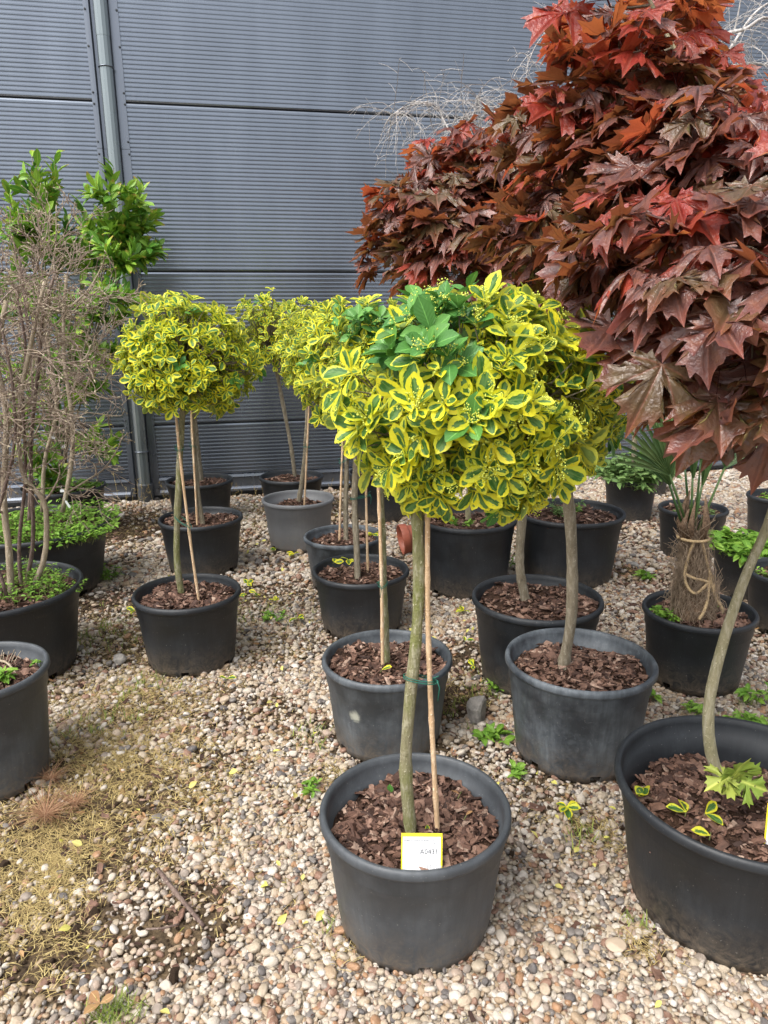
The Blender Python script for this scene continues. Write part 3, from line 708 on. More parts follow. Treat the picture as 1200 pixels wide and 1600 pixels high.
def joined(name, temps, P, R, rg, mat, parent, kind='stuff', smooth=False):
    """many alike pieces joined into one part; R are 3x3 matrices with the size in them"""
    VV = []; FF = []; RR = []; UU = []; n = 0; T = rg.integers(0, len(temps), len(P)); P = np.asarray(P); R = np.asarray(R)
    for t in range(len(temps)):
        idx = np.where(T == t)[0]
        if not len(idx): continue
        V, F, Uv = temps[t]; v = np.einsum('nij,kj->nki', R[idx], V) + P[idx][:, None]
        VV.append(v.reshape(-1, 3)); RR.append(np.repeat(rg.random(len(idx)), len(V))); UU.append(np.tile(Uv, (len(idx), 1)))
        FF.append((F[None] + (np.arange(len(idx)) * len(V))[:, None, None]).reshape(-1, F.shape[1]) + n); n += len(idx) * len(V)
    return obj(name, mk_mesh(name, np.concatenate(VV), np.concatenate(FF), M[mat], np.concatenate(UU), np.concatenate(RR), smooth), parent, kind=kind)
def mound(x, y, seed): return 0.010 * math.sin(x * 17 + seed) + 0.009 * math.sin(y * 21 + seed * 2.3) + 0.006 * math.sin((x + y) * 43 + seed)
def add_mulch(root, R, H, seed, depth=0.055, heap=0.022, singles=0, n=420, size=0.022):
    rg = np.random.default_rng(seed); n = int(n * 2.2); size *= .70; Rm = R - (0.028 if depth < .06 else 0.032 if depth < .075 else .040); z0 = H - depth
    V = [(0, 0, z0 + heap)]; nr = 10; ns = 36
    def zz(x, y): r = math.hypot(x, y) / Rm; return z0 + heap * (1 - r * r) + mound(x, y, seed)
    for j in range(1, nr + 1):
        for i in range(ns):
            a = 2 * math.pi * i / ns; r = Rm * j / nr * 1.01; x, y = r * math.cos(a), r * math.sin(a); V.append((x, y, zz(x, y) + rg.normal(0, 0.003)))
    F = [(0, 1 + i, 1 + (i + 1) % ns) for i in range(ns)]
    for j in range(nr - 1):
        for i in range(ns): a = 1 + j * ns + i; b = 1 + j * ns + (i + 1) % ns; F.append((a, a + ns, b + ns, b))
    mu = obj('mulch', mk_mesh('mulch', V, F, M['mulch_bed']), root)
    def piece(big):
        r = Rm * math.sqrt(rg.random()) * 0.97; a = rg.uniform(0, 6.28); x, y = r * math.cos(a), r * math.sin(a); s = size * min(2.6, rg.lognormal(-0.1, 0.5)) * big
        k = rot_mat(rg.normal(0, 0.42), rg.normal(0, 0.38), rg.uniform(0, 6.28)) @ np.diag([s, s * rg.uniform(0.8, 1.5), s * rg.uniform(0.7, 1.4)])
        return (x, y, zz(x, y) + 0.003 + rg.uniform(0, 0.008)), k
    if singles:
        for i in range(singles):
            p, k = piece(1.15); o = bpy.data.objects.new('bark_chip', CHIP_M[i % 5]); o.matrix_local = Matrix([[*k[j], p[j]] for j in range(3)] + [[0, 0, 0, 1]]); COL.objects.link(o); o.parent = mu
    pk = [piece(1.0) for _ in range(n)]
    joined('loose_bark', CHIP_TRI, [p for p, k in pk], [k for p, k in pk], rg, 'chip', root)
    return zz

def needle_set(mb, base, n, L, rg, spread=1.0, up=0.6, w=0.0016, bend=0.6, r0=0.02):
    """grass blades or needles: thin bent strips"""
    for _ in range(n):
        a = rg.uniform(0, 6.28); l = L * rg.uniform(0.35, 1.3); p = np.array(base, float) + np.array([rg.normal(0, r0), rg.normal(0, r0), 0])
        d = np.array([math.cos(a) * spread, math.sin(a) * spread, up * rg.uniform(0.5, 1.3)]); d /= np.linalg.norm(d)
        s = np.cross(d, [0, 0, 1.0]); s = s / max(np.linalg.norm(s), 1e-6) * w * rg.uniform(0.7, 1.4); V = []; k = 3
        for i in range(k + 1):
            t = i / k; q = p + d * l * t - np.array([0, 0, 1.0]) * bend * l * t * t * 0.6; ww = s * (1 - t * 0.85); q[2] = max(q[2], base[2] - 0.002); V += [q - ww, q + ww]
        mb.add(V, [(2 * i, 2 * i + 1, 2 * i + 3, 2 * i + 2) for i in range(k)], rg.random())

# ---- a leafy weed mass: low stems carrying small leaves
def weeds(root, cx, cy, z, R, n, L, H, seed, mat='weed', name='weeds', arc=None):
    rg = np.random.default_rng(seed); P = []; B = []
    st = MB()
    for _ in range(n):
        r = R * math.sqrt(rg.random()); a = rg.uniform(0, 6.28) if arc is None else rg.uniform(*arc); x, y = cx + r * math.cos(a), cy + r * math.sin(a)
        h = H * rg.uniform(0.35, 1.1) * (1 - 0.35 * (r / R) ** 2); lean = rg.normal(0, 0.35, 2) + 0.4 * np.array([math.cos(a), math.sin(a)]) * r / R
        top = np.array([x + lean[0] * h, y + lean[1] * h, z + h]); st.tube([(x, y, z - 0.01), (x + lean[0] * h * .4, y + lean[1] * h * .4, z + h * .6), top], [0.0016, 0.0013, 0.0008], 3, False)
        for q in range(rg.integers(4, 8)):
            t = rg.uniform(0.35, 1.0); p = np.array([x + lean[0] * h * t, y + lean[1] * h * t, z + h * t]); b = rg.uniform(0, 6.28)
            d = np.array([math.cos(b), math.sin(b), rg.uniform(-0.1, 0.8)]); nrm = np.array([0, 0, 1.0]) - 0.4 * d + rg.normal(0, 0.25, 3)
            P.append(p); B.append(basis(d[None], nrm[None])[0] * L * rg.uniform(0.6, 1.25))
    obj('weed_stems', st.mesh('weed_stems', M['twig_green']), root, kind='stuff')
    return joined(name, WEED_T, P, B, rg, mat, root, smooth=True)

# ================================================================== EUONYMUS STANDARDS
def cane(root, pts, r, seed=0):
    rg = np.random.default_rng(seed); P = smooth_path(pts, 40); rr = np.full(40, r); rr *= np.linspace(1.05, 0.9, 40)
    for k in range(4, 40, 7): rr[k] *= 1.22
    mb = MB(); mb.tube(P, rr, 8); return obj('bamboo_stake', mb.mesh('bamboo_stake', M['bamboo']), root)
def tie(root, p, q, r, seed=0):
    """wire looped round the trunk at p and the stake at q"""
    rg = np.random.default_rng(seed); c = (np.array(p) + np.array(q)) / 2; d = np.array(q) - np.array(p); L = np.linalg.norm(d[:2]) / 2 + r; d = d / max(np.linalg.norm(d), 1e-6)
    e = np.array([-d[1], d[0], 0.0]); e /= max(np.linalg.norm(e), 1e-6); t = np.linspace(0, 2 * np.pi * 1.9, 46)
    P = c + np.outer(np.cos(t) * (L + 0.003), d) + np.outer(np.sin(t) * r, e) + np.outer(t * 0.0009, [0, 0, 1.0])
    mb = MB(); mb.tube(P, 0.0014, 5)
    e2 = P[-1]; mb.tube([e2, e2 + [0.004, -0.006, 0.006], e2 + [0.010, -0.008, -0.012], e2 + [0.006, -0.010, -0.045]], 0.0013, 5)
    mb.tube([e2, e2 + [-0.006, -0.006, 0.012], e2 + [0.008, -0.010, 0.020]], 0.0013, 5)
    return obj('wire_tie', mb.mesh('wire_tie', M['tie']), root)
def trunk(root, pts, r0, r1, mat, seed=0, knob=True, sides=14):
    rg = np.random.default_rng(seed); n = 46; P = smooth_path(pts, n); t = np.linspace(0, 1, n); r = r0 + (r1 - r0) * t + r0 * 0.05 * np.sin(t * 31 + seed) + rg.normal(0, r0 * 0.025, n)
    if knob: r[:3] *= (1.35, 1.25, 1.1)
    for k in rg.integers(6, n - 4, 4): r[k] *= 1.12
    mb = MB(); mb.tube(P, r, sides)
    if knob:
        for _ in range(2):
            k = rg.integers(1, 5); a = rg.uniform(3.5, 6); d = np.array([math.cos(a), math.sin(a), 0.25]); mb.tube([P[k], P[k] + d * r0 * 1.3, P[k] + d * r0 * 1.6], [r0 * 0.7, r0 * 0.6, r0 * 0.45], 9)
    o = obj('trunk', mb.mesh('trunk', M[mat]), root)
    if knob and r0 > .02:
        d = np.array([-.25, -.9, .35]); d /= np.linalg.norm(d); q = P[4] + d * r0 * .9 + np.array([0, 0, .02]); m2 = MB(); m2.tube([q - d * r0 * .6, q + d * r0 * .35, q + d * r0 * .45], [r0 * .8, r0 * .68, r0 * .5], 11); m2.tube([q + d * r0 * .44, q + d * r0 * .47], [r0 * .42, r0 * .3], 9)
        obj('pruning_scar', m2.mesh('pruning_scar', M['cut_wood']), o)
    return P
def euonymus(key, label, pot, tr, r_tr, C_px, rad3, n_ros, L, seed, stake=None, tie_at=(), singles=300, flowers=0, green=None, bark='bark_green', mul=None, pot_mesh_=None, leaf_px=9.0, lump=0.12):
    x, y, R, H = POTS[key]
    root = thing('potted_euonymus', label, 'potted tree', (x, y, 0), 'variegated euonymus standards in plastic pots')
    org = np.array([x, y, 0.0]); rg = np.random.default_rng(seed)
    obj('pot', pot_mesh(R, H, pot, seed), root)
    mk = dict(depth=0.05, heap=0.02, singles=0, n=300, size=0.021); mk.update(mul or {})
    zz = add_mulch(root, R, H, seed, **mk)
    base = G(*tr[0], H - 0.04); Yb = base[1]
    C = W(*C_px[:2], C_px[2]) - org
    pts = [base - org - [0, 0, 0.03], base - org]
    m_ = len(tr) - 1
    for i, (a, b) in enumerate(tr[1:]): pts.append(W(a, b, Yb + (C_px[2] - Yb) * (i + 1) / (m_ + 1)) - org)
    top = C + [0, 0, -rad3[2] * 0.1]; pts.append(top)
    P = trunk(root, pts, r_tr, r_tr * 0.8, bark, seed)
    if stake:
        sb = G(*stake[0], H - 0.04); sp = [sb - org - [0, 0, 0.03]] + [W(a, b, sb[1] + (C_px[2] - 0.01 - sb[1]) * (i + 1) / len(stake)) - org for i, (a, b) in enumerate(stake[1:])]
        sp.append(sp[-1] + (sp[-1] - sp[-2]) * 0.35); cane(root, sp, 0.0062, seed)
        for z in tie_at:
            a_ = P[np.argmin(abs(P[:, 2] - z))]; S = smooth_path(sp, 60); b_ = S[np.argmin(abs(S[:, 2] - z))]; tie(root, a_, b_, r_tr * 1.15, seed)
    # crown: whorls of leaves at the shoot tips all over a lumpy ball, sparser ones inside
    lv = Leaves(seed); br = MB(); fl = MB()
    dirs = sphere_dirs(rg, n_ros * 2)
    dirs = dirs[dirs[:, 2] > -0.93][:int(n_ros * 1.85)]
    k3 = [(rg.normal(size=3) * 2.6, rg.uniform(0, 6.28)) for _ in range(5)]
    for i, d in enumerate(dirs):
        inner = i >= n_ros
        lumpf = 1 + lump * sum(math.sin(float(a @ d) + p) for a, p in k3) / 2
        f = (rg.uniform(0.4, 0.85) if inner else rg.uniform(0.82, 1.04)) * lumpf
        p = C + d * np.array(rad3) * f
        o = d / np.array(rad3) * min(rad3); o = o / np.linalg.norm(o) + np.array([0, 0, 0.38]) + rg.normal(0, 0.25, 3); o /= np.linalg.norm(o)
        isg = green is not None and green(d, p, rg)
        mt = 'leaf_green' if (isg or rg.random() < 0.02) else 'leaf_var'
        a0 = rg.uniform(0, 6.28); e1 = perp_dir(rg, o); e2 = np.cross(o, e1); nl = rg.integers(5, 9); LL = L * rg.uniform(0.8, 1.15)
        for q in range(nl):
            tier = q // 4; b = a0 + q * 1.571 + tier * 0.785 + rg.normal(0, 0.3); tilt = rg.uniform(0.6, 1.35) + 0.28 * tier - (0.35 if q >= nl - 2 and nl > 6 else 0)
            dd = (e1 * math.cos(b) + e2 * math.sin(b)) * math.sin(tilt) + o * math.cos(tilt); nn = o * math.sin(tilt) - (e1 * math.cos(b) + e2 * math.sin(b)) * math.cos(tilt)
            lv.add(p - o * (0.20 * L * tier + rg.uniform(0, 0.1) * L) + dd * 0.08 * L, dd, nn + rg.normal(0, 0.25, 3), LL * rg.uniform(0.62, 1.15) * (0.8 if q >= nl - 2 else 1), int(rg.integers(0, 4)), mt)
        br.tube([p - o * 0.01, p - o * L * 1.2, C + (p - C) * 0.55 - [0, 0, 0.02], C + (p - C) * 0.12 - [0, 0, 0.05]], [0.0013, 0.0018, 0.003, 0.0045], 4, False)
        if flowers and not inner and rg.random() < flowers:
            for _ in range(rg.integers(1, 4)):
                dd = o + perp_dir(rg, o) * rg.uniform(0.3, 1.1); dd /= np.linalg.norm(dd); c = p + dd * L * rg.uniform(0.35, 0.7); fl.tube([p, c], 0.0006, 3, False)
                for _ in range(rg.integers(7, 14)):
                    q = c + rg.normal(0, 0.0048, 3) * 1.15; s = 0.0019 * rg.uniform(0.7, 1.3); fl.add([q + [s, 0, 0], q - [s, 0, 0], q + [0, s, 0], q - [0, s, 0], q + [0, 0, s], q - [0, 0, s]], [(0, 2, 4), (2, 1, 4), (1, 3, 4), (3, 0, 4), (2, 0, 5), (1, 2, 5), (3, 1, 5), (0, 3, 5)])
    obj('branches', br.mesh('branches', M['bark_brown']), root, kind='stuff')
    if fl.n: obj('flower_clusters', fl.mesh('flower_clusters', M['flower']), root, kind='stuff')
    def sc(Pw):
        q = Pw - (C + org); v = CP - (C + org); v = v / np.linalg.norm(v); return 0.15 + np.clip((q @ v) / max(rad3) + 0.15, 0, 2) + 0.5 * np.linalg.norm(q / np.array(rad3), axis=1)
    lv.build(root, 'euonymus_leaf', EU_T, singles, 'foliage', sc, leaf_px)
    return root

front = euonymus('P1', 'largest yellow and green ball euonymus, in the front middle pot with the white label', 'pot_slate',
         [(642, 1303), (634, 1200), (640, 1100), (650, 1000), (655, 900), (652, 800), (658, 720)], 0.0155, (736, 629, 1.56), (.238, .215, .232), 340, 0.053, 1,
         [(685, 1302), (677, 1180), (671, 1050), (668, 930), (668, 815)], (0.72,), 300, 0.8,
         lambda d, p, rg: (d[0] < 0.05 and d[2] > 0.36 and d[0] * 0.9 + 0.75 > -d[2] * 0.1 and rg.random() < 0.72) or (d[2] > 0.75 and d[0] > 0.3 and rg.random() < 0.25),
         'bark_green', dict(depth=0.062, heap=0.014, singles=260, n=620, size=0.019))
euonymus('P3', 'euonymus with a thick knobbly bare trunk in the scuffed grey pot at centre right', 'pot_grey',
         [(880, 1042), (893, 960), (893, 850), (886, 760), (880, 700)], 0.0205, (876, 612, 2.30), (.205, .2, .285), 230, 0.055, 3, None, (), 300, 0.5,
         None, 'bark_brown', dict(depth=0.06, heap=0.014, singles=120, n=560, size=0.020))
euonymus('P4', 'euonymus in the black pot directly behind the scuffed grey pot, its trunk base cut open', 'pot_black',
         [(822, 943), (812, 880), (818, 780), (822, 700)], 0.021, (800, 640, 3.0), (.24, .22, .27), 120, 0.055, 4, None, (), 120, 0,
         None, 'bark_brown', dict(n=420))
euonymus('P5', 'euonymus in the scuffed grey pot with a pale scrape, directly behind the front slate pot', 'pot_scrape',
         [(605, 1034), (601, 950), (598, 850), (594, 750), (592, 690)], 0.013, (596, 588, 2.50), (.19, .19, .24), 170, 0.052, 5,
         [(598, 1042), (596, 900), (592, 780), (588, 680)], (0.62,), 300, 0.5, lambda d, p, rg: d[2] > 0.6 and rg.random() < 0.6, 'bark_green', dict(singles=60, n=460))
euonymus('P6', 'euonymus with stake in the black pot, third from the front in middle row', 'pot_black',
         [(559, 905), (557, 850), (554, 780), (556, 700)], 0.017, (545, 576, 3.55), (.25, .2, .29), 190, 0.052, 6,
         [(575, 900), (573, 820), (571, 720), (570, 660)], (0.7,), 240, 0, None, 'bark_brown', dict(n=320))
euonymus('P7', 'euonymus with stake in the fourth pot from the front in middle row', 'pot_grey',
         [(541, 850), (540, 800), (541, 700)], 0.016, (530, 556, 4.25), (.27, .2, .29), 180, 0.052, 7,
         [(530, 851), (532, 780), (535, 700)], (0.75,), 200, 0, None, 'bark_brown', dict(n=280))
euonymus('P8', 'euonymus in the palest faded grey pot', 'pot_faded',
         [(467, 783), (474, 740), (479, 680), (481, 640)], 0.019, (485, 545, 5.0), (.235, .2, .27), 140, 0.052, 8,
         [(475, 787), (479, 720), (482, 650)], (0.7,), 220, 0, None, 'bark_brown', dict(n=240, depth=.08))
euonymus('P9', 'euonymus with the leaning trunk in the black pot behind the palest pot', 'pot_black',
         [(461, 748), (455, 700), (440, 620), (432, 580)], 0.017, (421, 527, 5.8), (.205, .2, .28), 120, 0.052, 9, None, (), 180, 0, None, 'bark_brown', dict(n=200), lump=0.25)
euonymus('P10', 'euonymus in the front pot of the left row, bamboo stake crossing its trunk', 'pot_black',
         [(283, 927), (276, 860), (280, 740), (284, 660)], 0.0165, (292, 562, 3.2), (.27, .24, .235), 310, 0.048, 10,
         [(311, 936), (298, 850), (282, 720), (275, 650)], (0.66, 1.0), 300, 0, None, 'bark_green', dict(n=420), lump=0.1)
euonymus('P11', 'euonymus in the black pot directly behind the front black pot of the left row', 'pot_black',
         [(317, 820), (310, 780), (303, 700), (301, 650)], 0.018, (303, 575, 4.5), (.24, .22, .24), 90, 0.052, 11,
         [(308, 822), (304, 740), (299, 650)], (0.8,), 80, 0, None, 'bark_brown', dict(n=300, depth=.045))
euonymus('P12', 'rearmost euonymus of the left row in a black pot by the downpipe', 'pot_black',
         [(315, 752), (309, 700), (305, 660)], 0.02, (300, 590, 5.72), (.2, .2, .2), 70, 0.052, 12, None, (), 60, 0, None, 'bark_brown', dict(n=200))

# ================================================================== MAPLES
def maple(root, org, trunk_path, blobs, seed, L=0.135, r0=0.018, young_z=2.0, singles=300, trunk_mat='bark_olive', extra=()):
    """blobs: (centre, radii, number of shoots, leaf length); shoots are joined to the trunk by a branch skeleton"""
    rg = np.random.default_rng(seed); lv = Leaves(seed); tw = MB(); br = MB()
    n = 60; P = smooth_path(trunk_path, n); r = np.linspace(r0, r0 * 0.2, n) * (1 + rg.normal(0, 0.02, n)); r[:3] *= (1.4, 1.25, 1.1)
    mb = MB(); mb.tube(P - org, r, 14); obj('trunk', mb.mesh('trunk', M[trunk_mat]), root)
    nodes = [tuple(p) for p in P[len(P) // 2:]]; nr = [float(q) for q in r[len(P) // 2:]]
    sites = []
    for (C, rd, cnt, LL, redp) in blobs:
        for _ in range(cnt):
            d = sphere_dirs(rg, 1)[0]; f = rg.uniform(0.35, 1.0) ** 0.6; sites.append((np.array(C) + d * np.array(rd) * f, d, LL, redp, f))
    root_p = P[len(P) // 2]; sites.sort(key=lambda s: np.linalg.norm(s[0] - root_p))
    NA = np.array(nodes)
    for (p, d, LL, redp, f) in sites:
        NA = np.array(nodes); dist = np.linalg.norm(NA - p, axis=1) + 0.35 * np.maximum(0, NA[:, 2] - p[2]); j = int(np.argmin(dist)); q = NA[j]
        ln = np.linalg.norm(p - q)
        if ln > 0.02:
            k = max(3, int(ln / 0.06)); t = np.linspace(0, 1, k)[:, None]; sag = np.sin(t * np.pi) * np.array([[0, 0, 0.10 * ln]])
            path = q + (p - q) * t + sag * -0.6 + rg.normal(0, 0.006, (k, 3)) * np.sin(t * np.pi)
            ra = min(nr[j] * 0.75, 0.002 + 0.006 * ln + 0.0015); rr = np.linspace(ra, 0.0022, k); br.tube(path - org, rr, 5, False)
            for a, b in zip(path[1:], rr[1:]): nodes.append(tuple(a)); nr.append(float(b))
        out = d * np.array([1, 1, 0.4]) + np.array([0, 0, 0.35]) + rg.normal(0, 0.25, 3); out /= np.linalg.norm(out)
        pairs = rg.integers(2, 4); young = p[2] > young_z or rg.random() < redp
        tip = p + out * 0.10; tw.tube([p - org, tip - org], [0.0022, 0.0012], 4, False)
        for k in range(pairs):
            s = p + out * 0.10 * (k + 0.6) / pairs; e = perp_dir(rg, out)
            for sgn in (1, -1):
                pd = e * sgn * rg.uniform(0.7, 1.0) + out * rg.uniform(0.2, 0.6) + np.array([0, 0, 0.15]); pd /= np.linalg.norm(pd); pl = LL * rg.uniform(0.45, 0.85) * (1 - 0.2 * k)
                c = s + pd * pl; tw.tube([s - org, s + pd * pl * 0.5 + [0, 0, 0.004] - org, c - org], [0.0012, 0.0009, 0.0009], 3, False)
                hd = pd * np.array([1, 1, 0]) + 0.55 * d * np.array([1, 1, 0]); hd /= max(np.linalg.norm(hd), 1e-6); dr = rg.normal(-0.36, 0.3); dd = hd * math.cos(dr) + np.array([0, 0, math.sin(dr)])
                nn = np.array([0, 0, 1.0]) + 0.35 * d * np.array([1, 1, 0]) + rg.normal(0, 0.28, 3)
                rr_ = rg.random(); mt = ('maple_red' if rr_ < 0.75 else 'maple_dark') if young else ('maple_dark' if rr_ < 0.68 else 'maple_red' if rr_ < 0.78 else 'maple_olive')
                if not young and p[2] < 1.5 and rr_ > 0.55: mt = 'maple_olive'
                lv.add(c - org, dd, nn, LL * rg.uniform(0.7, 1.15) * (0.72 if k == pairs - 1 else 1.0), int(rg.integers(0, len(MAPLE_T))), mt)
    for (b, t, LL, nn, mt, ti) in extra:
        b = np.array(b); t = np.array(t); lv.add(b - org, t - b, np.array(nn, float), LL, ti, mt); tw.tube([b - org + [.03, .05, .10], b - org + [.01, .02, .04], b - org], .0012, 4, False)
    obj('branches', br.mesh('branches', M['bark_brown']), root, kind='stuff'); obj('twigs', tw.mesh('twigs', M['twig_red']), root, kind='stuff')
    lv.build(root, 'maple_leaf', MAPLE_T, singles, 'foliage', None, 14)
    print('maple leaves', len(lv.P))

x, y, R, H = POTS['P2']; org = np.array([x, y, 0])
mA = thing('potted_maple', 'dark red maple with curved olive trunk, in the large black pot at right front', 'potted tree', org, 'red-leaved maples in pots')
obj('pot', pot_mesh(R, H, 'pot_black', 21, False), mA)
zz2 = add_mulch(mA, R, H, 22, depth=0.13, heap=0.045, singles=260, n=900, size=0.020)
tb = G(1137, 1240, 0.27)
tp = [tb - [0, 0, .04], tb, W(1112, 1180, tb[1]), W(1108, 1100, tb[1] + .01), W(1131, 1000, tb[1] + .02), W(1165, 900, tb[1] + .04), W(1202, 812, tb[1] + .05), W(1228, 700, 1.76), W(1225, 560, 1.76), W(1200, 380, 1.78), W(1150, 200, 1.80), W(985, 0, 1.86) * .5 + W(1150, 200, 1.80) * .5, W(985, -60, 1.9)]
Wp = W
blobsA = [(Wp(1125, 505, 1.45), (.18, .16, .09), 14, .128, .03), (Wp(1035, 465, 1.72), (.14, .16, .08), 13, .112, .12), (Wp(1130, 430, 1.55), (.24, .2, .09), 18, .118, .1),
          (Wp(1085, 545, 1.42), (.08, .06, .03), 4, .13, .0), (Wp(1215, 560, 1.45), (.08, .1, .05), 5, .125, .0), (Wp(1120, 315, 1.75), (.28, .28, .12), 30, .112, .3),
          (Wp(1130, 245, 1.75), (.14, .2, .03), 9, .115, .7), (Wp(982, 130, 1.95), (.08, .12, .15), 16, .095, .45), (Wp(980, 15, 1.95), (.10, .1, .05), 8, .12, .95), (Wp(930, 215, 2.1), (.16, .15, .07), 16, .10, .45), (Wp(1010, 215, 1.95), (.14, .15, .08), 12, .105, .45),
          (Wp(985, 300, 2.05), (.22, .24, .13), 30, .10, .15), (Wp(1050, 180, 2.0), (.08, .12, .05), 7, .095, .5), (Wp(940, 385, 2.2), (.22, .2, .10), 20, .105, .05),
          (Wp(1300, 420, 1.8), (.28, .3, .28), 22, .13, .2), (Wp(1040, 390, 1.95), (.26, .25, .10), 20, .108, .05)]
maple(mA, org, np.array(tp), blobsA, 31, L=.14, r0=0.0185, young_z=2.06, singles=300, extra=[
    (W(1103, 612, 1.42), W(1068, 750, 1.36), .155, (0, -1, .45), 'maple_olive', 0), (W(1095, 568, 1.38), W(1098, 650, 1.30), .125, (0, -.7, .9), 'maple_dark', 4), (W(1184, 592, 1.40), W(1150, 700, 1.34), .145, (.2, -1, .5), 'maple_olive', 1),
    (W(1205, 670, 1.45), W(1185, 770, 1.42), .12, (-.3, -1, .3), 'maple_dark', 3), (W(962, 505, 1.50), W(925, 560, 1.44), .12, (0, -.6, 1), 'maple_dark', 4), (W(1030, 590, 1.47), W(1000, 690, 1.47), .12, (-1, -.4, .3), 'maple_dark', 2), (W(1010, 540, 1.45), W(960, 590, 1.38), .125, (0, -.7, .9), 'maple_dark', 0),
    (W(1140, 640, 1.50), W(1110, 720, 1.46), .13, (.2, -1, .4), 'maple_olive', 5), (W(1050, 520, 1.4), W(1010, 575, 1.33), .13, (0, -.5, 1), 'maple_dark', 1)])

x, y, R, H = POTS['P18']; org = np.array([x, y, 0])
mB = thing('potted_maple', 'red maple further back, crown spreading left, in black pot beside the terracotta pot', 'potted tree', org, 'red-leaved maples in pots')
obj('pot', pot_mesh(R, H, 'pot_black', 23), mB); add_mulch(mB, R, H, 24, n=380)
tb = G(731, 815, .38); tp = [tb - [0, 0, .04], tb, W(735, 720, tb[1]), W(750, 560, tb[1]), W(775, 420, tb[1] - .05), W(790, 350, tb[1] - .1), W(800, 290, tb[1] - .1)]
blobsB = [(W(770, 305, 3.7), (.34, .3, .17), 36, .13, .15), (W(690, 350, 3.6), (.24, .25, .14), 28, .125, .12), (W(850, 330, 3.7), (.34, .3, .28), 34, .14, .08), (W(650, 400, 3.7), (.20, .22, .05), 16, .125, .1),
          (W(750, 395, 3.5), (.34, .25, .13), 28, .135, .03), (W(880, 420, 3.5), (.3, .25, .2), 26, .14, .02), (W(880, 260, 3.7), (.24, .25, .18), 30, .13, .25), (W(740, 240, 3.8), (.18, .2, .03), 8, .12, .7)]
maple(mB, org, np.array(tp), blobsB, 33, L=.14, r0=0.02, young_z=2.6, singles=300)

x, y, R, H = POTS['P25']; org = np.array([x, y, 0])
mC = thing('potted_maple', 'maple with slim grey stem in the black pot at right edge, crown mostly hidden', 'potted tree', org, 'red-leaved maples in pots')
obj('pot', pot_mesh(R, H, 'pot_black', 25), mC); add_mulch(mC, R, H, 26, n=150)
tb = np.array([x - .03, y - .05, .28]); tp = [tb - [0, 0, .04], tb, tb + [-.01, 0, .4], tb + [.0, .0, .9], tb + [.03, .02, 1.5], tb + [.02, .02, 2.0]]
maple(mC, org, np.array(tp), [(tb + [0, 0, 1.6], (.45, .4, .45), 46, .14, .2), (tb + [-.2, 0, 1.25], (.4, .3, .3), 20, .14, .1)], 35, r0=0.017, singles=120, trunk_mat='bark_brown')

# yellow-green sucker at the foot of the front maple
lv = Leaves(3); mo = np.array(mA.location)
for (a, b, s, ang, mt) in ((1122, 1222, .085, 200, 'sucker'), (1155, 1198, .10, 80, 'sucker'), (1180, 1228, .09, -15, 'sucker'), (1145, 1215, .06, 95, 'sucker'), (1150, 1228, .055, -60, 'sucker'), (1138, 1232, .05, -120, 'sucker')):
    s *= 1.15; p = W(a, b, 1.60); t = rad(ang); d = np.array([math.cos(t), -0.25, math.sin(t) * .9]); lv.add(p - mo - d * s * .32, d, np.array([0, -.85, .6]) + np.random.default_rng(int(a)).normal(0, .2, 3), s * .66, (0, 4)[int(a) % 2], mt)
lv.build(mA, 'sucker_leaf', MAPLE_T, 50)
mb = MB(); q0 = G(1146, 1250, .25) - mo
for (a, b) in ((1122, 1222), (1155, 1198), (1180, 1228), (1145, 1215)): mb.tube([q0, (q0 + W(a, b, 1.61) - mo) / 2 + [0, 0, .01], W(a, b, 1.60) - mo], .0016, 5)
obj('sucker_shoot', mb.mesh('sucker_shoot', M['twig_green']), mA)

# ================================================================== BARE SHRUBS
def recurse(mb, buds, p, d, L, r, depth, rg, up=-0.02, spread=0.6, kink=0.26, tips=None):
    k = 5; pts = [p]; q = p.copy(); dd = d.copy(); segs = []
    for i in range(k):
        dd = dd + rg.normal(0, kink, 3) * 0.5 + np.array([0, 0, up * 0.3]); dd /= np.linalg.norm(dd); q = q + dd * L / k; pts.append(q.copy()); segs.append(dd.copy())
    r = max(r, .0019); rr = np.linspace(r, r * 0.62, k + 1); mb.tube(pts, rr, 6 if r > .004 else 4 if r > .0018 else 3, False)
    if depth == 0:
        if tips is not None: tips.append(pts[-1])
        if buds is not None:
            a = pts[-1]; b = dd; s = rg.uniform(.0022, .0036)
            if rg.random() < .45: buds.tube([a, a + b * s * 1.2, a + b * s * 3, a + b * s * 5], [s * .4, s, s * .7, s * .1], 5)
        return
    n = rg.integers(2, 4)
    for j in range(n):
        i = rg.integers(2, k + 1) if j else k; e = perp_dir(rg, segs[i - 1]); nd = segs[i - 1] + e * spread * rg.uniform(.5, 1.3); nd /= np.linalg.norm(nd)
        recurse(mb, buds, np.array(pts[i]), nd, L * rg.uniform(.6, .85), rr[i] * (.82 if j == 0 else .62), depth - 1, rg, up, spread, kink, tips)
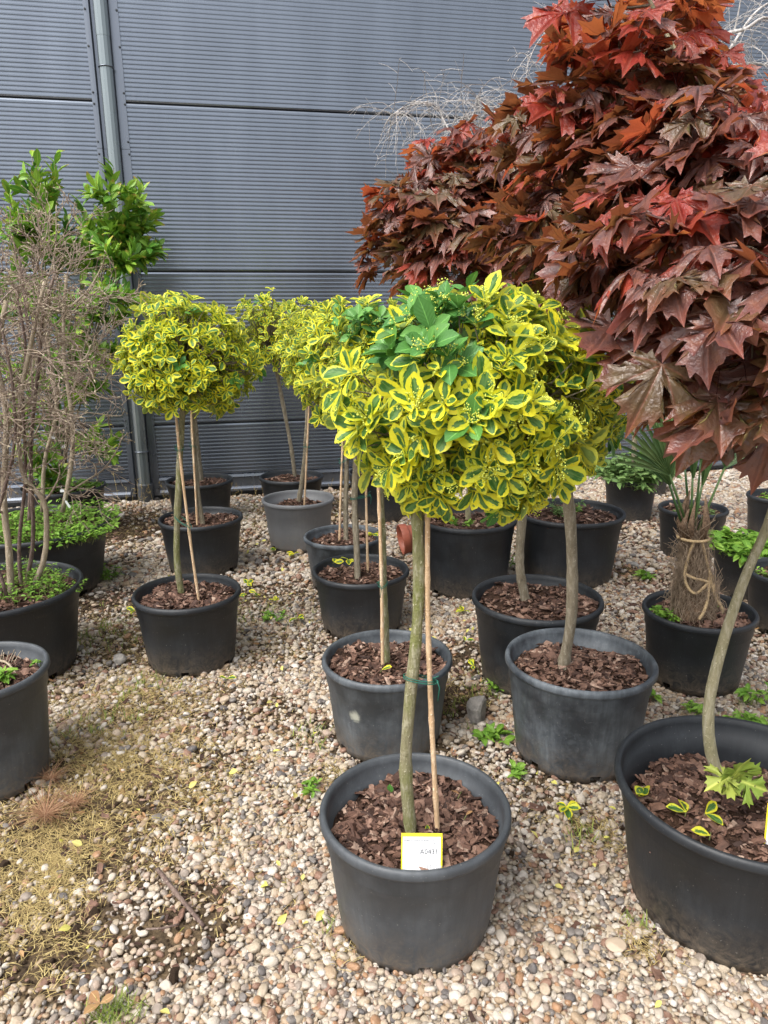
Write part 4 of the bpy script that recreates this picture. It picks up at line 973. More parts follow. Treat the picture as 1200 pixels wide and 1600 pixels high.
def bare_shrub(key, label, stems, seed, mats, pot='pot_black', depth=5, weedy=None):
    x, y, R, H = POTS[key]; root = thing('potted_shrub', label, 'potted shrub', (x, y, 0), 'leafless shrubs in tubs at left'); rg = np.random.default_rng(seed)
    obj('pot', pot_mesh(R, H, pot, seed), root); add_mulch(root, R, H, seed, depth=.05, n=500, heap=.02)
    org = np.array([x, y, 0.]); tw = MB(); bd = MB()
    for i, (pts, r0, mat) in enumerate(stems):
        P = smooth_path(np.array(pts) - org, 18); r = np.linspace(r0, r0 * .6, 18) * (1 + rg.normal(0, .04, 18)); mb = MB(); mb.tube(P, r, 9); obj('stem', mb.mesh('stem', M[mat]), root)
        for k in (6, 8, 9, 10, 11, 12, 13, 14, 15, 16, 17):
            d = P[k] - P[k - 1]; d /= np.linalg.norm(d); e = perp_dir(rg, d); nd = d * .5 + e * (1.0 if k < 17 else .4); nd /= np.linalg.norm(nd)
            recurse(tw, bd, P[k], nd, rg.uniform(.10, .20), max(r[k] * .42, .0034), 4, rg, kink=.3)
    obj('twigs', tw.mesh('twigs', M[mats]), root, kind='stuff'); obj('buds', bd.mesh('buds', M['bud']), root, kind='stuff')
    return root, org
def stem(px, Y, z0, r, mat):
    """a stem through image points given bottom to top at distance Y"""
    pts = [W(a, b, Y) for a, b in px]; return (pts, r, mat)
s13, o13 = bare_shrub('P13', 'tangled leafless shrub with pale and purple-brown stems in the big black tub at left', [
    stem([(18, 935), (14, 860), (6, 780), (10, 650), (-5, 560), (10, 470)], 3.1, 0, .016, 'bark_shrub'), stem([(48, 925), (70, 870), (72, 800), (60, 770), (35, 740), (30, 640), (50, 530), (70, 440)], 3.15, 0, .013, 'bark_shrub'),
    stem([(34, 925), (30, 850), (40, 740), (35, 620), (40, 540), (24, 450)], 3.2, 0, .009, 'bark_dark'), stem([(40, 920), (52, 840), (48, 700), (62, 560), (66, 500), (85, 430)], 3.25, 0, .010, 'bark_dark'),
    stem([(5, 950), (-30, 800), (-60, 650), (-40, 540)], 3.1, 0, .012, 'bark_shrub'), stem([(10, 930), (-10, 840), (22, 700), (18, 590), (-5, 480)], 3.0, 0, .008, 'bark_dark')], 41, 'twig_tan')
weeds(s13, .19, .02, POTS['P13'][3] - .05, .15, 110, .022, .11, 42); weeds(s13, -.02, -.24, POTS['P13'][3] - .05, .05, 8, .05, .06, 43)
weeds(s13, .0, .22, POTS['P13'][3] - .05, .13, 60, .022, .09, 46)
s15, o15 = bare_shrub('P15', 'leafless grey-stemmed shrub in a tub of bright green weeds behind the big left tub', [
    stem([(98, 800), (112, 720), (112, 650), (100, 560), (100, 490), (104, 430)], 4.2, 0, .014, 'bark_shrub'), stem([(66, 800), (70, 720), (88, 640), (75, 540), (60, 450)], 4.2, 0, .012, 'bark_shrub'),
    stem([(45, 830), (48, 720), (52, 620), (40, 480), (30, 400)], 4.1, 0, .010, 'bark_dark'), stem([(20, 850), (0, 740), (-10, 600), (0, 450)], 4.1, 0, .010, 'bark_dark')], 44, 'twig_tan')
weeds(s15, .10, -.02, POTS['P15'][3] - .05, .40, 420, .034, .13, 45); weeds(s15, .38, -.16, POTS['P15'][3] - .06, .10, 46, .03, .09, 47)
# the long forked branch of the left shrub that reaches out to the right over the gap
mb = MB(); bd = MB(); rg = np.random.default_rng(8)
for px, r in (([(105, 770), (140, 748), (150, 742), (165, 730), (185, 700), (190, 685), (201, 677)], .0045), ([(190, 686), (198, 690), (206, 689)], .002), ([(150, 742), (148, 728), (140, 722), (118, 722)], .0025), ([(0, 668), (45, 682), (60, 668), (68, 640), (62, 620)], .005),
              ([(120, 640), (125, 660), (138, 672), (160, 687), (163, 680)], .0035), ([(168, 645), (172, 670), (180, 682), (206, 688)], .0025), ([(80, 640), (140, 645), (185, 650), (194, 643)], .0035), ([(30, 600), (90, 600), (150, 590), (193, 586)], .003), ([(50, 560), (120, 585), (170, 592), (190, 600)], .0028), ([(110, 480), (140, 450), (160, 415), (163, 400)], .005), ([(100, 500), (130, 470), (150, 440), (158, 455)], .003), ([(60, 470), (85, 400), (88, 320)], .0045), ([(70, 380), (78, 330), (72, 310)], .003)):
    P = smooth_path([W(a, b, 3.3 + .1 * math.sin(i)) for i, (a, b) in enumerate(px)], 14) - o13; mb.tube(P, np.linspace(r, r * .5, 14), 6)
    for k in (5, 8, 11, 13):
        e = perp_dir(rg, np.array([1., 0, 0])); mb.tube([P[k], P[k] + e * .02, P[k] + e * .035 + [.006, 0, .005]], [.0014, .001, .0008], 4); a = P[k] + e * .035; bd.tube([a, a + e * .004, a + e * .011], [.001, .0035, .0006], 5)
obj('branches', mb.mesh('branches', M['bark_shrub']), s13, kind='stuff'); obj('buds', bd.mesh('buds', M['bud']), s13, kind='stuff')
for i, (a, b, w, h, rz) in enumerate(((97, 767, .022, .016, 0), (106, 788, .012, .045, -.4), (83, 684, .016, .01, .3), (99, 698, .02, .012, -.6))):
    p = W(a, b, 3.28 if i > 1 else 4.1); mb = MB(); box(mb, -w / 2, w / 2, -.0006, .0006, -h / 2, h / 2); mb.tube([(0, 0, h / 2), (-.004, .006, h / 2 + .012), (.004, .01, h / 2 + .018)], .0007, 4)
    o = obj('plant_tag', mb.mesh('plant_tag', M['white_card'], False), None, None, ['white tag wrapped round the grey shrub stem, wider of the lower pair', 'long white tag hanging at a slant from the grey shrub stem', 'small white tag high in the left shrub', 'slanted white tag among the upper twigs of the left shrub'][i], 'plant tag', 'white tags in the leafless shrubs', p); o.rotation_euler = (.1, rz, .2)

# ---- the evergreen behind them
x, y, R, H = POTS['P16']; org = np.array([x, y, 0.])
ev = thing('potted_evergreen', 'tall glossy green leafed shrub rising behind the bare twigs at left', 'potted shrub', org)
obj('pot', pot_mesh(R, H, 'pot_black', 51), ev); add_mulch(ev, R, H, 51, n=100); weeds(ev, .05, 0, H - .05, .24, 120, .035, .07, 52)
rg = np.random.default_rng(53); lv = Leaves(53); br = MB(); YE = 5.3
def shoot(path, r, nleaf, L, ytop=YE, frac=0.55):
    P = smooth_path(path, 22); br.tube(P - org, np.linspace(r, r * .3, 22), 6)
    for q in range(nleaf):
        t = 1 - frac * (q / nleaf) ** 1.1; k = min(21, max(1, int(t * 21))); d0 = P[k] - P[k - 1]; d0 /= np.linalg.norm(d0); e = perp_dir(rg, d0); c = math.cos(rg.uniform(.35, 1.15) + .25 * (1 - t)); dd = d0 * c + e * math.sqrt(1 - c * c)
        lv.add(P[k] - org, dd, d0 - dd * (d0 @ dd) + rg.normal(0, .2, 3) + [0, 0, .3], L * rg.uniform(.7, 1.15), int(rg.integers(0, 3)), 'leaf_ever')
base = np.array([x, y, H - .05])
for (tx, ty, sx, sy) in ((88, 240, 70, 400), (50, 245, 60, 420), (60, 262, 50, 400), (178, 262, 165, 400), (225, 292, 185, 400), (238, 335, 190, 410), (245, 385, 190, 425), (130, 325, 130, 420), (150, 385, 130, 440), (105, 340, 90, 440), (12, 290, 30, 430),
                         (30, 330, 40, 430), (205, 465, 150, 480), (190, 490, 140, 510), (160, 330, 150, 420), (200, 350, 170, 420), (60, 440, 60, 520), (100, 470, 90, 540), (130, 520, 110, 580), (160, 545, 120, 590), (90, 560, 80, 620), (40, 540, 50, 620), (20, 620, 40, 690), (75, 640, 80, 700), (185, 540, 140, 590), (175, 712, 130, 690), (70, 300, 70, 420), (20, 420, 30, 520), (140, 600, 110, 640), (210, 395, 180, 430), (205, 310, 170, 400), (50, 700, 60, 740), (90, 735, 85, 760)):
    yy = YE + rg.normal(0, .12); m0 = W(sx, sy, yy); tp_ = W(tx, ty, yy + rg.normal(0, .05)); lo = base + (m0 - base) * np.array([.25, .25, .4]); shoot([base, lo, m0, (m0 + tp_) / 2 + rg.normal(0, .012, 3), tp_], .008, 40, .108, frac=.5)
    for _ in range(5):
        b2 = m0 + (tp_ - m0) * rg.uniform(.1, .7); e = perp_dir(rg, (tp_ - m0) / np.linalg.norm(tp_ - m0)) * np.array([1, .8, .4]) + [0, 0, .45]; shoot([b2, b2 + e * .07, b2 + e * rg.uniform(.13, .2)], .004, 16, .10, frac=.85)
obj('branches', br.mesh('branches', M['bark_brown']), ev, kind='stuff')
lv.build(ev, 'evergreen_leaf', EVER_T, 300, 'foliage', None, 9)

# ================================================================== WEEPING TREE
x, y, R, H = POTS['P20']; org = np.array([x, y, 0.]); rg = np.random.default_rng(61)
wt = thing('weeping_tree', 'bleached leafless weeping tree arching behind the maples, in a pot of grey-green weeds', 'potted tree', org)
obj('pot', pot_mesh(R, H, 'pot_black', 61), wt); add_mulch(wt, R, H, 61, n=120)
weeds(wt, 0, 0, H - .03, .24, 170, .075, .20, 62, 'weed_blue'); weeds(wt, .0, -.19, H - .05, .06, 12, .08, .06, 63, 'weed_blue')
tb = np.array([x + .02, y, H - .05]); P = smooth_path([tb, tb + [-.02, 0, .5], tb + [.02, 0, 1.2], tb + [.0, 0, 1.9], W(1010, 200, y)], 30)
mb = MB(); mb.tube(P - org, np.linspace(.022, .015, 30), 10); obj('trunk', mb.mesh('trunk', M['bark_brown']), wt)
top = P[-1]; big = MB(); tw = MB()
def hang(P, r, n, Lh, seed, dens=1.0):
    """fine bleached twigs hanging and springing off an arching branch"""
    g = np.random.default_rng(seed)
    for _ in range(n):
        k = g.integers(len(P) // 4, len(P)); p = P[k]; d = np.array([g.normal(0, .7), g.normal(0, .5), g.uniform(-.5, 1.0)]); d /= np.linalg.norm(d); L = Lh * g.uniform(.4, 1.2); pts = [p]; q = p.copy()
        for i in range(7):
            d = d + np.array([0, 0, -.24]) + g.normal(0, .12, 3); d /= np.linalg.norm(d); q = q + d * L / 7; pts.append(q.copy())
        pts = np.array(pts); tw.tube(pts - org, np.linspace(.0028, .0015, 8), 3, False)
        for _ in range(3):
            j = g.integers(2, 7); e = d * .3 + g.normal(0, .7, 3); e /= np.linalg.norm(e); tw.tube([pts[j] - org, pts[j] + e * L * .16 - org, pts[j] + e * L * .3 - [0, 0, .02] - org], [.0017, .0014, .0011], 3, False)
for i, (px, r, n, Lh) in enumerate((([(1010, 200), (930, 150), (830, 185), (755, 200), (725, 180)], .012, 34, .45), ([(1010, 200), (900, 190), (770, 175), (745, 150), (760, 165)], .009, 26, .4), ([(1010, 200), (850, 210), (740, 240), (700, 200), (680, 165), (640, 165), (612, 180)], .010, 50, .42),
    ([(1010, 200), (890, 130), (870, 55), (845, 60), (825, 100), (823, 135)], .006, 16, .3), ([(1010, 200), (1060, 110), (1120, 60), (1165, 45), (1200, 28), (1260, 60)], .020, 46, .6), ([(1010, 200), (1080, 130), (1130, 90), (1180, 20), (1230, -10)], .018, 36, .6),
    ([(1010, 200), (1100, 120), (1190, 100), (1260, 140)], .014, 40, .6), ([(1145, 60), (1157, 0), (1158, -60)], .007, 6, .3))):
    Pb = smooth_path([W(a, b, 5.55 + .15 * math.sin(i * 2 + k)) for k, (a, b) in enumerate(px)], 26); big.tube(Pb - org, np.linspace(r, r * .25, 26), 7); hang(Pb, r, int(n * (1.6 if i < 4 else .6)), Lh, 70 + i)
obj('branches', big.mesh('branches', M['twig_white']), wt, kind='stuff'); obj('twigs', tw.mesh('twigs', M['twig_white']), wt, kind='stuff')

# ================================================================== PALM
x, y, R, H = POTS['P22']; org = np.array([x, y, 0.]); rg = np.random.default_rng(81)
pm = thing('potted_palm', 'small fan palm with a shaggy brown trunk bound in rope, in a scuffed black pot', 'potted palm', org)
obj('pot', pot_mesh(R, H, 'pot_black', 82), pm); add_mulch(pm, R, H, 83, n=260, depth=.045); weeds(pm, -.13, -.02, H - .04, .06, 20, .035, .05, 84); weeds(pm, .02, .1, H - .04, .1, 12, .04, .05, 85)
c0 = G(1085, 965, H - .04) - org; c1 = W(1083, 830, y) - org; hT = c1[2] - c0[2]
prof_r = [.084, .094, .084, .068, .058, .052, .048, .042, .037, .044, .030]
n = len(prof_r); V = []; ns = 28
for j in range(n):
    t = j / (n - 1); c = c0 + (c1 - c0) * t + [.008 * math.sin(t * 5), 0, -.02 * (1 - t)]
    for i in range(ns): a = 6.283 * i / ns; q = prof_r[j] * (1 + rg.normal(0, .05)); V.append(c + [q * math.cos(a), q * math.sin(a), rg.normal(0, .004)])
F = [(j * ns + i, j * ns + (i + 1) % ns, (j + 1) * ns + (i + 1) % ns, (j + 1) * ns + i) for j in range(n - 1) for i in range(ns)] + [tuple((n - 1) * ns + i for i in range(ns))]
obj('trunk', mk_mesh('trunk', V, F, M['fibre']), pm)
mb = MB()
for _ in range(1900):
    t = rg.random() ** .9; j = min(n - 2, int(t * (n - 1))); rr = prof_r[j] * 1.0; a = rg.uniform(0, 6.283); c = c0 + (c1 - c0) * t; e = np.array([math.cos(a), math.sin(a), 0]); s = np.array([-e[1], e[0], 0])
    p = c + e * rr * .97; L = rg.uniform(.04, .12); loose = rg.random() < .2; o1 = e * (rg.uniform(.15, .6) if loose else .06); d = s * rg.normal(0, .6) + np.array([0, 0, rg.choice([-1, 1]) * 1.0]); d /= np.linalg.norm(d)
    mb.tube([p, p + d * L * .5 + o1 * L * 1.0, p + d * L + o1 * L * (1.2 if loose else .4) - [0, 0, L * .3 if loose else 0]], [.0013, .0012, .0008], 3, False, rg.random())
obj('fibres', mb.mesh('fibres', M['fibre_hair']), pm, kind='stuff')
mb = MB()
for _ in range(9):
    a = rg.uniform(0, 6.28); p = c1 + [.04 * math.cos(a), .04 * math.sin(a), -.02]; mb.tube([p, p + [.02 * math.cos(a), .02 * math.sin(a), .06], p + [.0 * math.cos(a), .01 * math.sin(a), .15 + rg.uniform(-.04, .04)]], [.016, .014, .003], 6)
obj('leaf_sheaths', mb.mesh('leaf_sheaths', M['fibre']), pm)
def rope(paths):
    mb = MB()
    for P in paths:
        P = smooth_path(P, 70); T, X, Yv = frames(P); t = np.arange(70) * 1.0
        for ph in (0, 2.09, 4.19): mb.tube(P + .003 * (np.cos(t + ph)[:, None] * X + np.sin(t + ph)[:, None] * Yv), .0042, 5)
    return obj('rope', mb.mesh('rope', M['rope']), pm)
def on(t, a, k=1.06):
    j = min(n - 2, int(t * (n - 1))); f = t * (n - 1) - j; r_ = (prof_r[j] * (1 - f) + prof_r[j + 1] * f) * k + .014; c = c0 + (c1 - c0) * t; return c + [r_ * math.cos(a), r_ * math.sin(a), 0]
rope([[on(.93, a, 1.2) for a in np.linspace(-2.8, 3.2, 12)], [on(t, a) for t, a in ((.93, -1.9), (.75, -2.3), (.55, -2.5), (.42, -2.3), (.36, -1.9), (.44, -1.3), (.52, -.8))],
      [on(t, a) for t, a in ((.93, -1.3), (.75, -1.0), (.58, -.8), (.42, -.75), (.28, -.7), (.15, -.5), (.02, -.35))], [on(t, a) for t, a in ((.52, -.8), (.46, -1.0), (.30, -1.3), (.18, -1.6), (.1, -1.8))],
      [on(t, a) for t, a in ((.55, -2.5), (.52, -1.9), (.50, -1.4), (.47, -1.0))], [on(t, a, 1.1) for t, a in ((.55, -.8), (.52, -.5), (.35, -.55), (.1, -.2))]])
def fan(base, tip_dir, L, open_, nseg, droop, lab=None):
    """a palm frond: petiole and a fan of folded blades"""
    base = np.array(base); d = np.array(tip_dir, float); d /= np.linalg.norm(d); s = np.cross(d, [0, -1, .3]); s /= np.linalg.norm(s); nn = np.cross(s, d)
    hub = base + d * L * .48
    fr = MB(); fr.tube([base, base + d * L * .25, hub], [.007, .0055, .0045], 6); st = obj('frond', fr.mesh('frond', M['palm']), pm)
    mb = MB()
    for i in range(nseg):
        a = open_ * ((i / (nseg - 1)) * 2 - 1); v = d * math.cos(a) + s * math.sin(a); l = L * .62 * (1 - .25 * abs(a) / max(open_, .1)) * rg.uniform(.92, 1.05); w = np.cross(v, nn); w /= np.linalg.norm(w); V = []; Uv = []; k = 5
        for j in range(k + 1):
            t = j / k; q = hub + v * l * t + np.array([0, 0, -droop * l * t ** 2.5]); hw = .0085 * (math.sin(math.pi * min(1, t * .8 + .12)) ** .7) * (1 - t * .35) + .0008
            if j == k: hw = .0008
            for u in (-1, 0, 1): V.append(q + w * u * hw + nn * (abs(u) * hw * .9)); Uv.append((u, t))
        mb.add(V, [(j * 3 + i_, j * 3 + i_ + 1, j * 3 + i_ + 4, j * 3 + i_ + 3) for j in range(k) for i_ in range(2)], rg.random(), Uv)
    obj('blades', mb.mesh('blades', M['palm']), st, kind='stuff')
crown_c = c1 + [0, 0, .0]
def toward(a, b, Yv): return W(a, b, Yv) - org - crown_c
fan(crown_c + [-.03, 0, -.02], toward(1005, 580, y), .50, .5, 14, .04)
fan(crown_c + [.0, 0, 0], toward(1110, 690, y), .42, .16, 12, .02); fan(crown_c + [-.01, 0, 0], toward(1088, 690, y), .48, .14, 10, .02)
fan(crown_c + [.01, .01, 0], toward(1100, 640, y + .1), .62, .5, 16, .05); fan(crown_c + [.02, 0, 0], toward(1180, 600, y + .1), .6, .7, 16, .2); fan(crown_c + [0, .03, 0], toward(1060, 560, y + .2), .66, .7, 16, .1)
fan(crown_c + [-.02, -.01, 0], toward(1000, 590, y - .1), .60, .75, 14, .12)

# ================================================================== OTHER POTS
def plain(key, label, pot, seed, mats='weed', **kw):
    x, y, R, H = POTS[key]; o = thing('plant_pot', label, 'plant pot', (x, y, 0), 'other black plant pots'); obj('pot', pot_mesh(R, H, pot, seed), o); add_mulch(o, R, H, seed, n=kw.get('n', 260), depth=kw.get('depth', .05), size=kw.get('size', .021)); return o, R, H
p14, R, H = plain('P14', 'black pot at the left edge holding bark, a dry twig and one small green weed', 'pot_slate', 91, n=500)
weeds(p14, .10, -.02, H - .04, .02, 4, .045, .06, 92); weeds(p14, .16, .12, H - .04, .012, 3, .018, .02, 93)
mb = MB(); mb.tube(smooth_path([(-.1, .1, H - .01), (.05, .09, H - .015), (.13, .02, H - .03)], 10), np.linspace(.006, .003, 10), 7)
for k in range(8): mb.tube([(.02 + k * .01, .09, H - .02), (.0 + k * .014, .12 + .01 * (k % 3), H + .005)], .0016, 4)
obj('dry_twig', mb.mesh('dry_twig', M['bark_shrub']), p14)
plain('P17', 'black pot of bark close to the wall, behind the middle row of stakes', 'pot_black', 94, n=150)
p19, R, H = plain('P19', 'wide black pot with a tuft of weeds, behind the pot with the cut trunk', 'pot_black', 95, n=420); weeds(p19, -.02, .0, H - .04, .06, 26, .032, .13, 96, 'weed_blue'); weeds(p19, .05, .05, H - .04, .03, 8, .03, .06, 97)
p21, R, H = plain('P21', 'small black pot with sparse weeds half hidden behind the palm trunk', 'pot_black', 98, n=80); weeds(p21, 0, 0, H - .05, .15, 60, .022, .05, 99, 'weed_blue')
p23, R, H = plain('P23', 'black pot brimming with light green leafy weeds, right of the palm', 'pot_black', 100, n=80); weeds(p23, -.08, .0, H - .05, .19, 110, .07, .11, 101)
p24, R, H = plain('P24', 'black weedy pot cut by the right edge of the picture beside the palm pot', 'pot_black', 102, n=100); weeds(p24, -.05, 0, H - .05, .13, 50, .025, .05, 103)
POTS['P26'] = (2.42, 6.55, .19, .30); POTS['P27'] = (3.9, 7.0, .22, .3)
p26, R, H = plain('P26', 'small black pot of grassy weeds close to the wall behind the palm fronds', 'pot_black', 104, n=60); weeds(p26, 0, 0, H - .04, .15, 80, .06, .1, 105)
# sprout beside the trunk in the pot next to the terracotta pot
weeds(mB, -.04, -.05, .38, .05, 10, .035, .06, 106); weeds(mC, .03, -.03, .27, .14, 50, .03, .07, 107)
# terracotta pot lying on its side
c = G(650, 862); tc = thing('terracotta_pot', 'empty terracotta coloured pot lying on its side in the gravel', 'plant pot', (c[0] - .02, c[1], .105))
tc.rotation_euler = (0, rad(-98), rad(12))
V, F = lathe([(.0, -.11), (.068, -.11), (.070, -.105), (.088, .03), (.090, .034), (.100, .036), (.102, .04), (.106, .085), (.104, .09), (.099, .088), (.096, .05), (.086, .03), (.066, -.10), (.0, -.10)], 48)
obj('pot', mk_mesh('pot', V, F, M['terracotta']), tc)

# ================================================================== LABELS
rg = np.random.default_rng(111)
lb = thing('plant_label', 'white yellow-edged plant label reading A0431, stuck in the front middle pot', 'plant label', (0, 0, 0))
cw, ch = .098, .092
bl = G(625, 1372, .285); lb.location = tuple(bl + np.array([cw / 2 + .002, .012, -.002])); lb.rotation_euler = (rad(-27), rad(3.5), rad(3))
def rounded(w, h, t, y):
    mb = MB(); box(mb, -w / 2, w / 2, y - t, y, 0, h); return mb
mb = rounded(cw, ch, .0014, 0); box(mb, -.012, .012, -.0014, 0, -.06, 0.0); obj('card', mb.mesh('card', M['yellow_card'], False), lb)
mb = MB(); box(mb, -cw / 2 + .0035, cw / 2 - .0045, -.0022, -.0014, .0, ch - .008); obj('sticker', mb.mesh('sticker', M['white_card'], False), lb)
def text(body, size, xx, zz_, mat, name='lettering', parent=lb, yy=-.0027):
    cu = bpy.data.curves.new('t', 'FONT'); cu.body = body; cu.size = size; cu.resolution_u = 2; cu.extrude = .0001
    to = bpy.data.objects.new('t', cu); me = bpy.data.meshes.new_from_object(to); me.name = name; bpy.data.objects.remove(to); me.materials.clear(); me.materials.append(M[mat])
    o = obj(name, me, parent); o.location = (xx, yy, zz_); o.rotation_euler = (math.pi / 2, 0, 0); return o
text('Brslen fortuneuv EMERALD GOLD', .0058, -.043, .0745, 'ink'); text('Pa 100 cm', .0058, .018, .068, 'ink'); text('Euonymus fortunei EMERALD', .0048, -.043, .0665, 'ink_grey')
text('A0431', .0165, -.005, .046, 'ink'); text('MUDr', .014, .012, .014, 'ink_grey')
mb = MB(); box(mb, -.009, .009, -.0035, -.0027, .0, .008)
yl = thing('plant_label', 'yellow plant label standing in the large right pot at the edge of the picture', 'plant label', tuple(G(1222, 1335, .25)), rz=rad(-12))
yl.rotation_euler = (rad(-18), rad(4), rad(-12)); mb = MB(); box(mb, -.045, .045, -.0014, 0, 0, .12); box(mb, -.01, .01, -.0014, 0, -.05, .0); obj('card', mb.mesh('card', M['yellow_card'], False), yl)
mb = MB(); box(mb, -.041, .041, -.0022, -.0014, .004, .110); obj('sticker', mb.mesh('sticker', M['white_card'], False), yl)

# ================================================================== SMALL THINGS ON THE GROUND
def rock_obj(name, label, cat, p, s, seed, mat='rock', group=None):
    g = np.random.default_rng(seed); bm = bmesh.new(); bmesh.ops.create_icosphere(bm, subdivisions=3, radius=1)
    pl = [(v / np.linalg.norm(v), g.uniform(.62, .88)) for v in g.normal(size=(11, 3))]
    for v in bm.verts:
        c = np.array(v.co)
        for nrm, dd in pl:
            k = c @ nrm
            if k > dd: c = c - nrm * (k - dd)
        v.co = c * np.array(s) * (1 + g.normal(0, .008))
    me = bpy.data.meshes.new(name); bm.to_mesh(me); bm.free(); me.materials.append(M[mat]); return obj(name, me, None, None, label, cat, group, p)
rock_obj('rock', 'grey angular rock standing between the front pots', 'rock', G(745, 1128) + [0, .02, .035], (.048, .042, .078), 3).rotation_euler = (0, .15, .4)
rock_obj('rock', 'pale rounded stone beside the front pot of the left row', 'rock', G(187, 1036) + [0, 0, .018], (.036, .03, .028), 5)
rock_obj('rock', 'flat pale round stone lying against the foot of the large right pot', 'rock', G(962, 1482) + [0, 0, .012], (.027, .023, .012), 9, 'pebble')
rock_obj('rock', 'flat grey stone lying in the reddish litter behind the palm', 'rock', G(990, 885) + [0, 0, .012], (.05, .04, .02), 12)
# stick
mb = MB(); P = smooth_path([G(246, 1358, .014), G(275, 1395, .018), G(300, 1425, .012), G(318, 1447, .01)], 16); mb.tube(P, np.linspace(.007, .0055, 16) * (1 + rg.normal(0, .06, 16)), 8); mb.tube([P[9], P[9] + [.02, .012, .004]], [.003, .0015], 5)
o = obj('stick', mb.mesh('stick', M['bark_dark']), None, None, 'thick purple-brown stick lying on the gravel in the left foreground', 'stick')
mb = MB(); P = smooth_path([G(228, 1452, .012), G(255, 1450, .014), G(280, 1444, .01)], 10); mb.tube(P, .003, 6); obj('stick', mb.mesh('stick', M['bark_dark']), None, None, 'short thin stick lying on bare soil below the thick stick', 'stick')
# needle tufts
def tuft(label, px, n, L, mat, seed, **kw):
    g = np.random.default_rng(seed); c = G(*px); mb = MB(); needle_set(mb, (0, 0, .016), n, L, g, **kw); return obj('dry_tuft', mb.mesh('dry_tuft', M[mat]), None, None, label, 'dry tuft', 'dry brown tufts by the left pot', c)
tuft('starry tuft of long dry brown needles, the larger one by the left edge pot', (72, 1280), 170, .13, 'needle', 1, spread=1, up=.55, w=.0011, bend=.3, r0=.005)
tuft('smaller dry brown needle tuft right of the large starry one', (118, 1262), 110, .10, 'needle', 2, spread=1, up=.6, w=.0010, bend=.35, r0=.006)
tuft('dry brown needle tuft touching the foot of the left edge pot', (80, 1222), 90, .09, 'needle', 3, spread=1, up=.6, w=.0010, bend=.35, r0=.008)
# dry and green grass
def grass_field(name, label, spots, mat, seed, L=.05, **kw):
    g = np.random.default_rng(seed); mb = MB()
    for (a, b, r, n) in spots:
        c = G(a, b)
        for _ in range(max(1, int(n * (2.6 if mat == 'straw' else 1.2)) // 5)):
            q = c + np.array([g.normal(0, r), g.normal(0, r), 0]); 
            if min(np.hypot(PXY[:, 0] - q[0], PXY[:, 1] - q[1]) - PR * .8) < 0: continue
            needle_set(mb, (q[0], q[1], float(height_at(q[0], q[1])) + .011), 5, L, g, **kw)
    o = obj(name, mb.mesh(name, M[mat]), None, 'stuff', label); o['category'] = 'grass'; return o
grass_field('dry_grass', 'straw coloured dry grass lying over the gravel at left', [(60, 1340, .10, 380), (120, 1320, .12, 420), (40, 1440, .08, 200), (170, 1210, .14, 520), (235, 1170, .12, 380), (130, 1180, .12, 300), (150, 1085, .16, 420), (215, 1075, .12, 400), (180, 985, .2, 420), (300, 1240, .12, 280), (60, 1400, .1, 260),
    (350, 830, .35, 420), (200, 830, .4, 420), (560, 800, .3, 240), (400, 940, .25, 220), (280, 1100, .12, 200), (700, 1070, .1, 150), (930, 1300, .05, 110), (1000, 1475, .04, 60), (515, 1210, .06, 90), (680, 1200, .05, 60), (980, 880, .2, 160), (440, 790, .3, 260), (150, 1160, .2, 300), (90, 1500, .06, 90), (540, 1480, .03, 40), (560, 765, .3, 500), (300, 805, .3, 400), (380, 800, .3, 400), (700, 760, .3, 200), (430, 1010, .2, 240), (330, 1330, .15, 160), (380, 1180, .2, 200), (100, 1160, .15, 300), (20, 1300, .1, 260), (250, 1040, .2, 300), (650, 900, .3, 160), (800, 1250, .15, 60), (1060, 900, .3, 160)], 'straw', 21, .042, up=.5, spread=1, w=.0011, bend=.7, r0=.018)
grass_field('green_grass', 'short green grass tufts growing through the gravel', [(190, 1585, .03, 110), (165, 1590, .03, 60), (200, 980, .12, 160), (215, 1075, .08, 120), (145, 1130, .08, 100), (150, 1000, .1, 150), (70, 1085, .03, 30), (555, 1215, .03, 60), (490, 1150, .05, 60), (410, 960, .15, 140), (910, 1310, .03, 50), (1000, 1450, .02, 20), (380, 800, .3, 160), (700, 1110, .06, 80), (655, 1450, .02, 14), (1150, 1100, .1, 60), (525, 1450, .02, 20), (760, 1080, .06, 60), (840, 860, .2, 60)], 'grass', 22, .045, up=1.0, spread=.55, w=.0017, bend=.4, r0=.01)
# dry upright weeds along the wall foot
g = np.random.default_rng(31); mb = MB()
for _ in range(90):
    u_ = g.uniform(-.6, 5.2); p = GW + U * u_ + np.array([-U[1], U[0], 0]) * -g.uniform(.06, .3); h = g.uniform(.08, .26); l = g.normal(0, .05, 2); mb.tube([p, p + [l[0] * .4, l[1] * .4, h * .6], p + [l[0], l[1], h]], [.0018, .0014, .0008], 3, False, g.random())
    for _ in range(7): t = g.uniform(.4, 1); q = p + np.array([l[0] * t, l[1] * t, h * t]); mb.tube([q, q + g.normal(0, .014, 3) + [0, 0, .012]], [.0022, .0008], 3, False, g.random())
o = obj('dry_weeds', mb.mesh('dry_weeds', M['straw']), None, 'stuff', 'dry weed stalks along the foot of the wall'); o['category'] = 'weeds'
